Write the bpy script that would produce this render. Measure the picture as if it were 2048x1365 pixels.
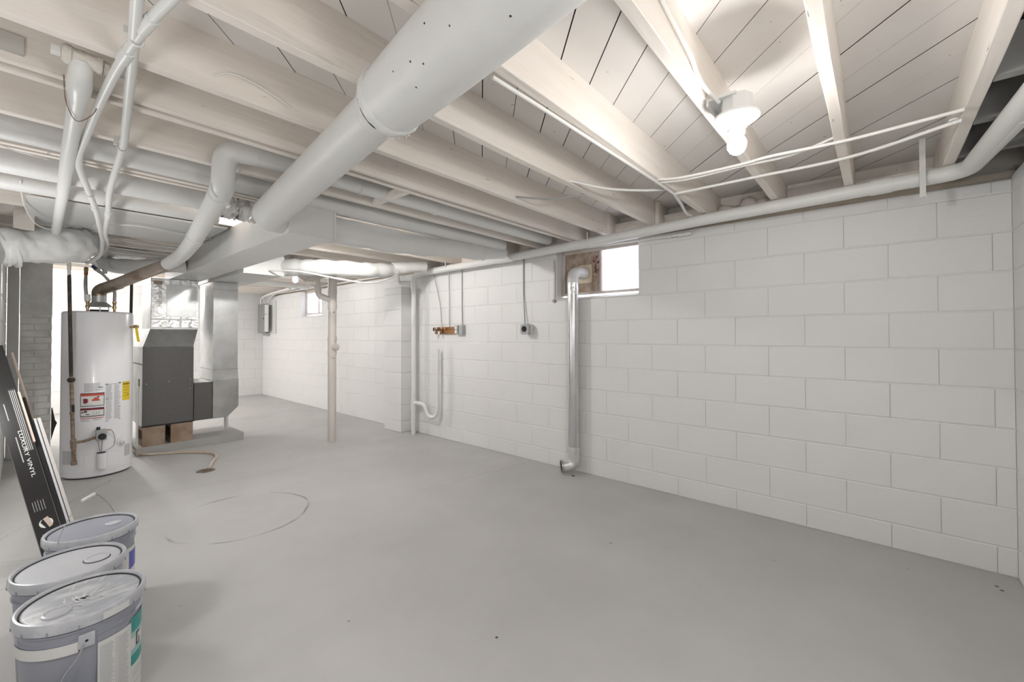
import bpy, bmesh, math, random
from mathutils import Vector, Matrix
from math import sin, cos, pi, radians, sqrt, atan2
random.seed(7)
S = bpy.context.scene
for o in list(bpy.data.objects): bpy.data.objects.remove(o, do_unlink=True)
COL = S.collection

# ---------------------------------------------------------------- camera
cam = bpy.data.cameras.new('camera'); co = bpy.data.objects.new('camera', cam); COL.objects.link(co)
YAW, PITCH, ROLL, CH = 0.85784772, 0.0133412, -0.0014809, 1.2376
fv = Vector((sin(YAW)*cos(PITCH), cos(YAW)*cos(PITCH), sin(PITCH)))
rv = Vector((cos(YAW), -sin(YAW), 0)); uv = rv.cross(fv)
r2 = rv*cos(ROLL)+uv*sin(ROLL); u2 = -rv*sin(ROLL)+uv*cos(ROLL)
m = Matrix((r2, u2, -fv)).transposed().to_4x4(); m.translation = Vector((0, 0, CH))
co.matrix_world = m
cam.sensor_width = 36; cam.lens = 844.088/2048*36; cam.shift_y = -22.94/2048
cam.clip_start = .02; cam.clip_end = 60
S.camera = co
# ---------------------------------------------------------------- world, added fill lights, exposure
w = bpy.data.worlds.new('overcast_sky'); S.world = w; w.use_nodes = True
bg = w.node_tree.nodes['Background']; bg.inputs[0].default_value = (.94, .95, 1, 1); bg.inputs[1].default_value = 1.9
S.view_settings.view_transform = 'Standard'; S.view_settings.look = 'None'
S.view_settings.exposure = 0.95; S.view_settings.gamma = 1; S.view_settings.use_curve_mapping = False
BULB_1 = 130      # emission of the near bulb
BULB_3 = 500      # bulb in the joist bay behind the trunk duct
BULB_2 = 140
def lamp(name, loc, power, size, col=(1, .99, .98)):
    l = bpy.data.lights.new(name, 'POINT'); l.energy = power; l.shadow_soft_size = size; l.color = col
    o = bpy.data.objects.new(name, l); COL.objects.link(o); o.location = loc; return o
lamp('fill_light_behind', (.60, -.37, 1.6), 8.5, .13)  # unseen fill light added behind the camera, stands for no known fixture
lamp('fill_light_furnace_side', (.62, 8.2, 1.9), 34, .08)  # added fill hidden beyond the furnace, brightens the far end
lamp('fill_light_near_recess', (-.42, 1.0, 1.35), 8, .15)  # soft fill added out of view to lift the near left side
lamp('fill_light_recess', (-.27, 3.3, 1.2), 13, .09)  # unseen fill added to brighten the heater, chimney and left ducts
lamp('fill_light_far_recess', (-.9, 8.6, 1.85), 28, .1)  # extra fill added out of view past the chimney, lights the back wall

# ---------------------------------------------------------------- materials
MATS = {}
def mat(name, col, rough=.6, metal=0, bump=0, bscale=40, var=0, vscale=3, col2=None, spec=.5, speck=0, speckcol=(.12, .1, .09), speckscale=30, fn=None, trans=0, emit=0, stretch=None, ramp=(.35, .65), coat=0):
    if name in MATS: return MATS[name]
    M = bpy.data.materials.new(name); M.use_nodes = True; nt = M.node_tree; N = nt.nodes; L = nt.links
    b = N['Principled BSDF']; b.inputs['Roughness'].default_value = rough; b.inputs['Metallic'].default_value = metal
    b.inputs['Base Color'].default_value = (*col, 1); b.inputs['Specular IOR Level'].default_value = spec
    b.inputs['Coat Weight'].default_value = coat
    if emit:
        b.inputs['Emission Color'].default_value = (*col, 1); b.inputs['Emission Strength'].default_value = emit
    tc = N.new('ShaderNodeTexCoord'); src = tc.outputs['Object']
    if stretch:
        mp = N.new('ShaderNodeMapping'); mp.inputs['Scale'].default_value = stretch; L.new(src, mp.inputs[0]); src = mp.outputs[0]
    cur = None
    if var or col2:
        n = N.new('ShaderNodeTexNoise'); n.inputs['Scale'].default_value = vscale; n.inputs['Detail'].default_value = 6; n.inputs['Roughness'].default_value = .6; L.new(src, n.inputs['Vector'])
        mr = N.new('ShaderNodeMapRange'); mr.inputs[1].default_value = ramp[0]; mr.inputs[2].default_value = ramp[1]; L.new(n.outputs[0], mr.inputs[0])
        mx = N.new('ShaderNodeMix'); mx.data_type = 'RGBA'; L.new(mr.outputs[0], mx.inputs[0])
        c2 = col2 if col2 else tuple(max(0, c*(1-var)) for c in col)
        mx.inputs[6].default_value = (*col, 1); mx.inputs[7].default_value = (*c2, 1); cur = mx.outputs[2]
    if speck:
        n = N.new('ShaderNodeTexNoise'); n.inputs['Scale'].default_value = speckscale; n.inputs['Detail'].default_value = 3; L.new(src, n.inputs['Vector'])
        mr = N.new('ShaderNodeMapRange'); mr.inputs[1].default_value = 1-speck; mr.inputs[2].default_value = 1-speck+.025; L.new(n.outputs[0], mr.inputs[0])
        mx = N.new('ShaderNodeMix'); mx.data_type = 'RGBA'; L.new(mr.outputs[0], mx.inputs[0])
        if cur: L.new(cur, mx.inputs[6])
        else: mx.inputs[6].default_value = (*col, 1)
        mx.inputs[7].default_value = (*speckcol, 1); cur = mx.outputs[2]
    if cur: L.new(cur, b.inputs['Base Color'])
    if bump:
        n = N.new('ShaderNodeTexNoise'); n.inputs['Scale'].default_value = bscale; n.inputs['Detail'].default_value = 5; L.new(src, n.inputs['Vector'])
        bp = N.new('ShaderNodeBump'); bp.inputs['Strength'].default_value = bump; bp.inputs['Distance'].default_value = .01
        L.new(n.outputs[0], bp.inputs['Height']); L.new(bp.outputs[0], b.inputs['Normal'])
    if fn: fn(M, nt, b, src, cur)
    MATS[name] = M; return M
WALL = mat('white_block_paint', (.80, .795, .785), .55, bump=.12, bscale=60, var=.02, vscale=2)
MORT = mat('white_joint_paint', (.78, .775, .765), .7, bump=.2, bscale=80)
JOIST = mat('cream_painted_timber', (.82, .755, .685), .6, bump=.25, bscale=18, stretch=(.25, 3, 3), col2=(.87, .815, .76), vscale=5, speck=.27, speckcol=(.25, .2, .17), speckscale=28)
PLANK = mat('white_painted_board', (.82, .785, .75), .6, bump=.12, bscale=20, col2=(.86, .83, .80), vscale=3, speck=.27, speckcol=(.3, .25, .22), speckscale=34)
DARKW = mat('unpainted_dark_edge', (.06, .045, .035), .9)
DARK = mat('dark_void', (.02, .018, .016), .9)
UNP = mat('greyish_block_timber', (.33, .325, .31), .7, bump=.3, bscale=20, var=.2)
WPAINT = mat('white_painted_metal', (.72, .72, .705), .42, bump=.05, bscale=30, var=.03, vscale=4)
DUCTP = mat('pale_grey_duct_paint', (.72, .72, .705), .45, bump=.04, bscale=30, var=.03, vscale=3)
WRAP = mat('white_duct_wrap', (.74, .74, .73), .45, bump=.35, bscale=14, var=.04, vscale=6)
WPIPE = mat('white_painted_pipe', (.76, .76, .74), .4, bump=.05, bscale=40)
RUSTP = mat('rusty_white_iron', (.72, .68, .62), .6, bump=.5, bscale=50, col2=(.45, .30, .19), vscale=28, ramp=(.56, .7))
GALV = mat('galvanised_steel', (.62, .63, .63), .34, metal=.85, var=.22, vscale=5, bump=.06, bscale=25)
GALVD = mat('dull_galvanised_steel', (.50, .505, .50), .42, metal=.75, var=.3, vscale=5, bump=.1, bscale=22)
FOIL = mat('crinkled_foil', (.80, .80, .80), .28, metal=.9, bump=.9, bscale=26)
FURN = mat('dark_grey_enamel', (.12, .117, .113), .5, metal=.2, var=.1, vscale=30)
HEAT = mat('white_appliance_enamel', (.88, .88, .91), .25, coat=.2)
BLACKI = mat('black_iron_pipe', (.035, .028, .022), .55, bump=.4, bscale=60, col2=(.16, .09, .05), vscale=18, ramp=(.5, .75))
RUST = mat('brown_rusted_iron', (.17, .105, .065), .65, bump=.5, bscale=60, col2=(.35, .28, .22), vscale=30)
FLUEB = mat('brown_stained_flue', (.50, .43, .37), .36, metal=.55, col2=(.27, .17, .10), vscale=6, bump=.15, bscale=20, ramp=(.45, .75))
BLACK = mat('black_plastic', (.012, .012, .013), .3)
COPPER = mat('copper', (.62, .28, .13), .3, metal=1)
BRASS = mat('brass', (.50, .37, .20), .35, metal=1)
STEEL = mat('braided_steel', (.45, .43, .41), .35, metal=.9, bump=.6, bscale=180)
PVC = mat('white_pvc', (.80, .80, .785), .35)
CABLE = mat('white_cable', (.80, .79, .76), .5)
CONC = mat('painted_grey_concrete', (.42, .415, .40), .6, bump=.2, bscale=30, var=.12)
CBLK = mat('raw_concrete_block', (.36, .285, .22), .85, bump=.6, bscale=60, col2=(.25, .17, .11), vscale=7)
CHIM = mat('grey_washed_brick', (.80, .795, .77), .75, bump=.4, bscale=40, col2=(.60, .595, .565), vscale=5)
CHIMB = mat('pale_grey_parging', (.72, .72, .69), .75, bump=.3, bscale=25, col2=(.53, .525, .495), vscale=4)
WOODB = mat('brown_board', (.36, .17, .055), .5, col2=(.22, .095, .03), vscale=10, stretch=(4, .6, 4))
BARE = mat('weathered_sheet', (.50, .42, .36), .75, bump=.7, bscale=45, col2=(.30, .20, .13), vscale=16)
MAROON = mat('maroon_paint_stain', (.20, .07, .085), .6, bump=.3)
CREAM = mat('cream_plastic', (.68, .58, .45), .5)
FRAME = mat('worn_window_frame', (.58, .51, .47), .6, bump=.2, col2=(.72, .68, .64), vscale=9)
SILLP = mat('tan_sill_timber', (.52, .46, .38), .7, bump=.3, col2=(.30, .21, .12), vscale=6, stretch=(3, .6, 8), ramp=(.5, .8))
INSUL = mat('painted_insulation', (.66, .60, .55), .9, bump=1, bscale=14, col2=(.50, .45, .42), vscale=6)
GBOX = mat('grey_electrical_steel', (.42, .425, .43), .4, metal=.3)
BUCK = mat('blue_grey_bucket_plastic', (.325, .34, .395), .35, var=.06)
LIDM = mat('splashed_lid_plastic', (.40, .415, .455), .4, col2=(.60, .61, .615), vscale=9, ramp=(.45, .62), stretch=(1, 3, 1))
SPLAT = mat('dried_white_splash', (.72, .72, .71), .5)
LIDC = mat('pale_dusty_lid_plastic', (.58, .59, .61), .5, col2=(.50, .51, .55), vscale=5)
CLEARB = mat('translucent_collar_plastic', (.50, .51, .55), .3, col2=(.66, .67, .69), vscale=12, ramp=(.5, .7))
TIN = mat('can_metal', (.62, .60, .56), .3, metal=.8, col2=(.40, .33, .26), vscale=8)
CANLID = mat('paint_smeared_lid', (.60, .56, .50), .5, col2=(.38, .30, .24), vscale=12)
BLUE = mat('blue_label', (.03, .055, .30), .4)
TEAL = mat('teal_label_print', (.02, .30, .28), .4)
WHITE = mat('white_print', (.80, .80, .78), .5)
PAPER = mat('paper_label', (.70, .70, .69), .5)
INK = mat('grey_small_print', (.40, .40, .40), .6)
INKD = mat('black_print', (.05, .05, .055), .6)
RED = mat('red_print', (.60, .10, .07), .5)
DRED = mat('dark_red_print', (.22, .02, .035), .5)
YEL = mat('yellow_label', (.85, .62, .02), .5)
ORNG = mat('orange_sticker', (.85, .17, .02), .5)
GLAB = mat('grey_sticker', (.55, .56, .58), .5)
BOXB = mat('black_glossy_carton', (.014, .013, .013), .3)
CARD = mat('torn_cardboard', (.62, .50, .43), .85, bump=.4)
TRIMW = mat('offwhite_trim_board', (.55, .53, .50), .5)
HOSE = mat('dirty_hose_vinyl', (.66, .60, .52), .4, col2=(.52, .36, .22), vscale=3)
GASK = mat('black_gasket', (.02, .02, .02), .5)
BULBM = mat('lit_bulb_glass', (1, .97, .93), .3)
def _emit(M, s):
    b = M.node_tree.nodes['Principled BSDF']; b.inputs['Emission Color'].default_value = (1, .985, .96, 1); b.inputs['Emission Strength'].default_value = s
_emit(BULBM, BULB_1)
BULBM3 = BULBM.copy(); BULBM3.name = 'lit_bulb_glass_middle'; _emit(BULBM3, BULB_3)
BULBM2 = BULBM.copy(); BULBM2.name = 'lit_bulb_glass_far'; _emit(BULBM2, BULB_2)
# frosted pane: light of the overcast sky passes through it
PANE = bpy.data.materials.new('frosted_pane'); PANE.use_nodes = True
nt = PANE.node_tree; nt.nodes.clear(); o_ = nt.nodes.new('ShaderNodeOutputMaterial'); tr = nt.nodes.new('ShaderNodeBsdfTranslucent'); tr.inputs[0].default_value = (.93, .93, .96, 1)
df = nt.nodes.new('ShaderNodeBsdfGlossy'); df.inputs[0].default_value = (.6, .6, .62, 1); df.inputs['Roughness'].default_value = .4
mx = nt.nodes.new('ShaderNodeMixShader'); mx.inputs[0].default_value = .06
nt.links.new(tr.outputs[0], mx.inputs[1]); nt.links.new(df.outputs[0], mx.inputs[2]); nt.links.new(mx.outputs[0], o_.inputs[0])

# floor: grey paint with trowel mottling, hairline cracks and the patched circle
def floor_fn(M, nt, b, src, cur):
    N, L = nt.nodes, nt.links
    def math_(op, a, c=None):
        n = N.new('ShaderNodeMath'); n.operation = op
        for i, v in enumerate((a, c)):
            if v is None: continue
            if isinstance(v, (int, float)): n.inputs[i].default_value = v
            else: L.new(v, n.inputs[i])
        return n.outputs[0]
    sp = N.new('ShaderNodeSeparateXYZ'); L.new(src, sp.inputs[0]); X, Y = sp.outputs[0], sp.outputs[1]
    nz = N.new('ShaderNodeTexNoise'); nz.inputs['Scale'].default_value = 4; nz.inputs['Detail'].default_value = 8; L.new(src, nz.inputs['Vector'])
    wob = math_('MULTIPLY', math_('SUBTRACT', nz.outputs[0], .5), .16)
    n2 = N.new('ShaderNodeTexNoise'); n2.inputs['Scale'].default_value = 2.2; L.new(src, n2.inputs['Vector'])
    gate = N.new('ShaderNodeMapRange'); gate.inputs[1].default_value = .42; gate.inputs[2].default_value = .55; L.new(n2.outputs[0], gate.inputs[0])
    masks = []
    # circle centred (1.0, 3.33)
    dx = math_('SUBTRACT', X, .995); dy = math_('SUBTRACT', Y, 3.33)
    rr = math_('SQRT', math_('ADD', math_('MULTIPLY', dx, dx), math_('MULTIPLY', dy, dy)))
    dd = math_('ABSOLUTE', math_('ADD', math_('SUBTRACT', rr, .415), math_('MULTIPLY', wob, .25)))
    mr = N.new('ShaderNodeMapRange'); mr.inputs[1].default_value = .012; mr.inputs[2].default_value = .003; L.new(dd, mr.inputs[0])
    masks.append(math_('MULTIPLY', mr.outputs[0], gate.outputs[0]))
    for (x0, y0, x1, y1) in ((.55, 4.3, 2.6, 3.95), (1.0, 4.75, 3.2, 4.35), (-.1, 4.0, .5, 5.0), (2.1, 2.75, 3.2, 2.6), (-.1, 3.2, .4, 3.6)):
        l = sqrt((x1-x0)**2+(y1-y0)**2); nx, ny = -(y1-y0)/l, (x1-x0)/l; tx, ty = (x1-x0)/l, (y1-y0)/l
        d = math_('ADD', math_('ADD', math_('MULTIPLY', X, nx), math_('MULTIPLY', Y, ny)), -(x0*nx+y0*ny))
        d = math_('ABSOLUTE', math_('ADD', d, wob))
        s = math_('ADD', math_('ADD', math_('MULTIPLY', X, tx), math_('MULTIPLY', Y, ty)), -(x0*tx+y0*ty))
        ins = math_('MULTIPLY', math_('GREATER_THAN', s, 0), math_('LESS_THAN', s, l))
        mr = N.new('ShaderNodeMapRange'); mr.inputs[1].default_value = .006; mr.inputs[2].default_value = .001; L.new(d, mr.inputs[0])
        masks.append(math_('MULTIPLY', math_('MULTIPLY', mr.outputs[0], ins), .5))
    mk = masks[0]
    for q in masks[1:]: mk = math_('MAXIMUM', mk, q)
    # small chips
    vn = N.new('ShaderNodeTexNoise'); vn.inputs['Scale'].default_value = 22; vn.inputs['Detail'].default_value = 1; L.new(src, vn.inputs['Vector'])
    mr = N.new('ShaderNodeMapRange'); mr.inputs[1].default_value = .80; mr.inputs[2].default_value = .82; L.new(vn.outputs[0], mr.inputs[0])
    mk = math_('MAXIMUM', mk, mr.outputs[0])
    mx = N.new('ShaderNodeMix'); mx.data_type = 'RGBA'; L.new(math_('MULTIPLY', mk, .75), mx.inputs[0]); L.new(cur, mx.inputs[6]); mx.inputs[7].default_value = (.17, .165, .16, 1)
    L.new(mx.outputs[2], b.inputs['Base Color'])
    n3 = N.new('ShaderNodeTexNoise'); n3.inputs['Scale'].default_value = 3.5; n3.inputs['Detail'].default_value = 6; L.new(src, n3.inputs['Vector'])
    rg = N.new('ShaderNodeMapRange'); rg.inputs[1].default_value = .3; rg.inputs[2].default_value = .7; rg.inputs[3].default_value = .42; rg.inputs[4].default_value = .58; L.new(n3.outputs[0], rg.inputs[0]); L.new(rg.outputs[0], b.inputs['Roughness'])
    h = math_('SUBTRACT', math_('ADD', math_('MULTIPLY', nz.outputs[0], .25), math_('MULTIPLY', n3.outputs[0], .3)), math_('MULTIPLY', mk, .5))
    bp = N.new('ShaderNodeBump'); bp.inputs['Strength'].default_value = .25; bp.inputs['Distance'].default_value = .02; L.new(h, bp.inputs['Height']); L.new(bp.outputs[0], b.inputs['Normal'])
FLOOR = mat('grey_floor_paint', (.53, .525, .515), .35, col2=(.475, .47, .46), vscale=1.3, fn=floor_fn)

# ---------------------------------------------------------------- mesh helpers
class MB:
    def __init__(s): s.v = []; s.f = []; s.m = []; s.sm = []
    def add(s, v, f, mi=0, smooth=False):
        n = len(s.v); s.v += [tuple(p) for p in v]; s.f += [[i+n for i in q] for q in f]; s.m += [mi]*len(f); s.sm += [smooth]*len(f); return s
    def box(s, a, b, mi=0):
        x0, y0, z0 = a; x1, y1, z1 = b
        return s.add([(x0,y0,z0),(x1,y0,z0),(x1,y1,z0),(x0,y1,z0),(x0,y0,z1),(x1,y0,z1),(x1,y1,z1),(x0,y1,z1)],
                     [(0,3,2,1),(4,5,6,7),(0,1,5,4),(1,2,6,5),(2,3,7,6),(3,0,4,7)], mi)
    def hexa(s, p, mi=0):   # 8 points bottom loop, top loop
        return s.add(p, [(0,3,2,1),(4,5,6,7),(0,1,5,4),(1,2,6,5),(2,3,7,6),(3,0,4,7)], mi)
    def prism(s, pts, d, mi=0):  # polygon pts (3d) extruded by vector d
        n = len(pts); d = Vector(d); v = [Vector(p) for p in pts]; v2 = [p+d for p in v]
        return s.add(v+v2, [list(range(n))[::-1], list(range(n, 2*n))]+[(i, (i+1) % n, n+(i+1) % n, n+i) for i in range(n)], mi)
    def obb(s, c, ax, ay, az, mi=0):
        c, ax, ay, az = map(Vector, (c, ax, ay, az))
        return s.hexa([c-ax-ay-az, c+ax-ay-az, c+ax+ay-az, c-ax+ay-az, c-ax-ay+az, c+ax-ay+az, c+ax+ay+az, c-ax+ay+az], mi)
    def tube(s, pts, r, n=14, mi=0, cap=True, smooth=True):
        P = [Vector(p) for p in pts]; k = len(P); R = list(r) if isinstance(r, (list, tuple)) else [r]*k
        if len(R) != k:
            q = len(R)-1; R = [R[min(int(i*q/(k-1)), q-1)]*(1-(i*q/(k-1)-min(int(i*q/(k-1)), q-1)))+R[min(int(i*q/(k-1)), q-1)+1]*(i*q/(k-1)-min(int(i*q/(k-1)), q-1)) for i in range(k)] if q > 0 else R*k
        T = []
        for i in range(k):
            t = (P[min(i+1, k-1)]-P[max(i-1, 0)]); T.append(t.normalized() if t.length > 1e-9 else Vector((0, 0, 1)))
        u = T[0].orthogonal().normalized(); vs = []
        for i in range(k):
            u = (u-T[i]*u.dot(T[i])); u = u.normalized() if u.length > 1e-6 else T[i].orthogonal().normalized()
            w_ = T[i].cross(u)
            for j in range(n):
                a = 2*pi*j/n; vs.append(P[i]+(u*cos(a)+w_*sin(a))*R[i])
        fs = [(i*n+j, i*n+(j+1) % n, (i+1)*n+(j+1) % n, (i+1)*n+j) for i in range(k-1) for j in range(n)]
        s.add(vs, fs, mi, smooth)
        if cap:
            b0 = len(s.v)-len(vs)
            s.f += [[b0+j for j in range(n)][::-1], [b0+(k-1)*n+j for j in range(n)]]; s.m += [mi, mi]; s.sm += [False, False]
        return s
    def lathe(s, prof, c, axis=(0, 0, 1), n=32, mi=0, smooth=True):
        c = Vector(c); ax = Vector(axis).normalized(); u = ax.orthogonal().normalized(); w_ = ax.cross(u); vs = []
        for (r, h) in prof:
            for j in range(n):
                a = 2*pi*j/n; vs.append(c+ax*h+(u*cos(a)+w_*sin(a))*max(r, 1e-5))
        k = len(prof)
        return s.add(vs, [(i*n+j, i*n+(j+1) % n, (i+1)*n+(j+1) % n, (i+1)*n+j) for i in range(k-1) for j in range(n)], mi, smooth)
    def build(s, name, ms, parent=None, label=None, cat=None, group=None, kind=None, bevel=0, autos=True):
        me = bpy.data.meshes.new(name); me.from_pydata(s.v, [], s.f)
        for M in (ms if isinstance(ms, (list, tuple)) else [ms]): me.materials.append(M)
        me.polygons.foreach_set('material_index', s.m); me.polygons.foreach_set('use_smooth', s.sm)
        me.update(); bm = bmesh.new(); bm.from_mesh(me); bmesh.ops.recalc_face_normals(bm, faces=bm.faces); bm.to_mesh(me); bm.free()
        if any(s.sm):
            try: me.set_sharp_from_angle(angle=radians(42))
            except Exception: pass
        o = bpy.data.objects.new(name, me); COL.objects.link(o)
        if parent: o.parent = parent
        if bevel:
            bv = o.modifiers.new('edge', 'BEVEL'); bv.width = bevel; bv.segments = 2; bv.limit_method = 'ANGLE'; bv.angle_limit = radians(50)
        tag(o, label, cat, group, kind); return o
def tag(o, label=None, cat=None, group=None, kind=None):
    for k, v in (('label', label), ('category', cat), ('group', group), ('kind', kind)):
        if v: o[k] = v
    return o
def empty(name, label=None, cat=None, loc=(0, 0, 0), group=None, kind=None):
    o = bpy.data.objects.new(name, None); COL.objects.link(o); o.empty_display_size = .05; o.location = loc
    return tag(o, label, cat, group, kind)
class Root:
    """an Empty at the thing's base; parts are given in world coordinates"""
    def __init__(s, *a, **k):
        s.o = empty(*a, **k); bpy.context.view_layer.update(); s.inv = s.o.matrix_world.inverted()
    def part(s, mb, name, ms, parent=None, **k):
        ob = mb.build(name, ms, **k); ob.parent = parent or s.o
        ob.matrix_parent_inverse = Matrix.Translation(-Vector(s.o.location))
        if parent: ob.matrix_parent_inverse = Matrix.Identity(4)
        return ob
def fillet(pts, rad, n=6):
    P = [Vector(p) for p in pts]; out = [P[0]]
    for i in range(1, len(P)-1):
        a, b, c = P[i-1], P[i], P[i+1]; r_ = rad[i-1] if isinstance(rad, (list, tuple)) else rad
        d1 = min(r_, (a-b).length*.49); d2 = min(r_, (c-b).length*.49)
        p0 = b+(a-b).normalized()*d1; p2 = b+(c-b).normalized()*d2
        for k in range(n+1):
            t = k/n; out.append(p0*(1-t)**2+b*2*t*(1-t)+p2*t*t)
    out.append(P[-1]); return out
def spline(pts, n=8):
    P = [Vector(p) for p in pts]; P = [P[0]*2-P[1]]+P+[P[-1]*2-P[-2]]; out = []
    for i in range(1, len(P)-2):
        for k in range(n):
            t = k/n; a, b, c, d = P[i-1:i+3]
            out.append(.5*((2*b)+(c-a)*t+(2*a-5*b+4*c-d)*t*t+(-a+3*b-3*c+d)*t**3))
    out.append(P[-2]); return out
def disp(o, strength, size, seed=0):
    """crumple a mesh for real with noise"""
    from mathutils import noise
    me = o.data
    for v in me.vertices:
        p = v.co/size+Vector((seed, seed*2, 0)); v.co += v.normal*(noise.noise(p)*strength+noise.noise(p*2.3)*strength*.4)
    me.update()
def cylpatch(C, R, a0, a1, z0, z1, n=8):
    mb = MB(); vs = []
    for i in range(n+1):
        a = radians(a0+(a1-a0)*i/n); vs += [(C[0]+R*cos(a), C[1]+R*sin(a), z0), (C[0]+R*cos(a), C[1]+R*sin(a), z1)]
    mb.add(vs, [(2*i, 2*i+2, 2*i+3, 2*i+1) for i in range(n)], 0, True); return mb

# ---------------------------------------------------------------- setting
ZJ, ZP, HJ = 2.085, 2.268, .183      # joist bottom, plank underside
XW, YB, YF, XL = 3.30, 9.81, -.53, -.12
mb = MB(); mb.add([(-1.7, YF-.1, 0), (XW+.3, YF-.1, 0), (XW+.3, YB+.2, 0), (-1.7, YB+.2, 0), (-1.7, YF-.1, -.1), (XW+.3, YF-.1, -.1), (XW+.3, YB+.2, -.1), (-1.7, YB+.2, -.1)],
                  [(0, 1, 2, 3), (7, 6, 5, 4), (0, 4, 5, 1), (1, 5, 6, 2), (2, 6, 7, 3), (3, 7, 4, 0)])
mb.build('floor', FLOOR, kind='structure', label='grey painted concrete floor with a patched circle')

BMESH = {}
def blockmesh(wd, h, depth):
    key = (round(wd, 3), round(h, 3), round(depth, 3))
    if key in BMESH: return BMESH[key]
    g = .0022; cv = .0045; ch = .0014; x0, x1, z0, z1 = .0005, wd-.0005, g, h-g
    # local: x along wall, z up, y = depth into the wall (face at y=0)
    v = [(x0+ch, 0, z0+cv), (x1-ch, 0, z0+cv), (x1-ch, 0, z1-cv), (x0+ch, 0, z1-cv), (x0, .0042, z0), (x1, .0042, z0), (x1, .0042, z1), (x0, .0042, z1), (x0, depth, z0), (x1, depth, z0), (x1, depth, z1), (x0, depth, z1)]
    f = [(0, 1, 2, 3), (4, 5, 1, 0), (5, 6, 2, 1), (6, 7, 3, 2), (7, 4, 0, 3), (8, 9, 5, 4), (9, 10, 6, 5), (10, 11, 7, 6), (11, 8, 4, 7)]
    me = bpy.data.meshes.new('concrete_block'); me.from_pydata(v, [], f); me.materials.append(WALL); me.update(); BMESH[key] = me; return me
def blocks(parent, frm, u0, u1, z0, rot, depth=.1, openings=(), ztop=2.04, bond=0., first=.143, name='concrete_block'):
    """frm(u) -> (x,y) of the wall face at distance u; rot = z rotation of a block"""
    z = z0; k = 0
    while z < ztop-.005:
        h = (first if k == 0 and first else .2032); h = min(h, ztop-z)
        st = u0-(.2032 if (k % 2) else 0)+bond-.4064; u = st
        while u < u1-.01:
            a, b = max(u, u0), min(u+.4064, u1)
            if b-a > .02:
                segs = [(a, b)]
                for (oa, ob, oz0, oz1) in openings:
                    if z+h > oz0+.01 and z < oz1-.01:
                        ns = []
                        for (p, q) in segs:
                            if q <= oa or p >= ob: ns.append((p, q)); continue
                            if p < oa: ns.append((p, oa))
                            if q > ob: ns.append((ob, q))
                        segs = ns
                for (p, q) in segs:
                    if q-p < .015: continue
                    o = bpy.data.objects.new(name, blockmesh(q-p, h, depth)); COL.objects.link(o); o.parent = parent
                    x, y = frm(p); jx = random.uniform(-.0008, .0008)
                    o.location = (x+(jx if abs(sin(rot)) > .5 else 0), y+(0 if abs(sin(rot)) > .5 else jx), z); o.rotation_euler = (0, 0, rot)
            u += .4064
        z += h; k += 1
# right wall, face looks -X: local x runs along -Y
W1 = (1.479, 2.29, 1.5654, 2.1); W2 = (7.126, 7.92, 1.5654, 2.1)
wr = empty('wall_right', 'white painted block wall with two small high windows', loc=(0, 0, 0), kind='structure')
U = lambda y: YB-y
mb = MB(); t0, t1 = XW+.0045, XW+.2; e = .004
segs = [(YF-.2, W1[0]-e), (W1[1]+e, W2[0]-e), (W2[1]+e, YB)]
for a, b in segs: mb.box((t0, a, 0), (t1, b, 2.038))
for W in (W1, W2): mb.box((t0, W[0]-e, 0), (t1, W[1]+e, W[2]-e))
mb.build('mortar', MORT, wr)
blocks(wr, lambda u: (XW, YB-u), 0, YB-YF, 0, -pi/2, .198, [(U(W1[1]), U(W1[0]), W1[2], 3), (U(W2[1]), U(W2[0]), W2[2], 3)], bond=.11)
for W, nm in ((W1, 'sill'), (W2, 'sill')):
    mb = MB(); mb.hexa([(XW, W[0]+.003, W[2]-.001), (XW+.2, W[0]+.003, W[2]-.001), (XW+.2, W[1]-.003, W[2]-.001), (XW, W[1]-.003, W[2]-.001), (XW+.001, W[0]+.003, W[2]+.006), (XW+.2, W[0]+.003, W[2]+.05), (XW+.2, W[1]-.003, W[2]+.05), (XW+.001, W[1]-.003, W[2]+.006)])
    mb.build(nm, WALL, wr)
# pilaster
pl = MB().box((3.146, 4.586, 0), (3.30, 4.952, 1.858)).build('pilaster', MORT, wr)
z = 0; k = 0
while z < 1.86:
    h = .143 if k == 0 else min(.2032, 1.86-z)
    v = MB(); g = .0022; c = .004
    x0, x1, y0, y1, za, zb = 3.14, 3.30, 4.58, 4.958, z+g, z+h-g
    v.add([(x0+c, y0+c, za), (x1, y0+c, za), (x1, y1-c, za), (x0+c, y1-c, za), (x0, y0, za+c), (x1, y0, za+c), (x1, y1, za+c), (x0, y1, za+c),
           (x0, y0, zb-c), (x1, y0, zb-c), (x1, y1, zb-c), (x0, y1, zb-c), (x0+c, y0+c, zb), (x1, y0+c, zb), (x1, y1-c, zb), (x0+c, y1-c, zb)],
          [(a+i, a+(i+1) % 4, a+4+(i+1) % 4, a+4+i) for a in (0, 4, 8) for i in range(4)]+[(12, 13, 14, 15), (3, 2, 1, 0)])
    v.build('concrete_block', WALL, pl); z += h; k += 1
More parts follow.
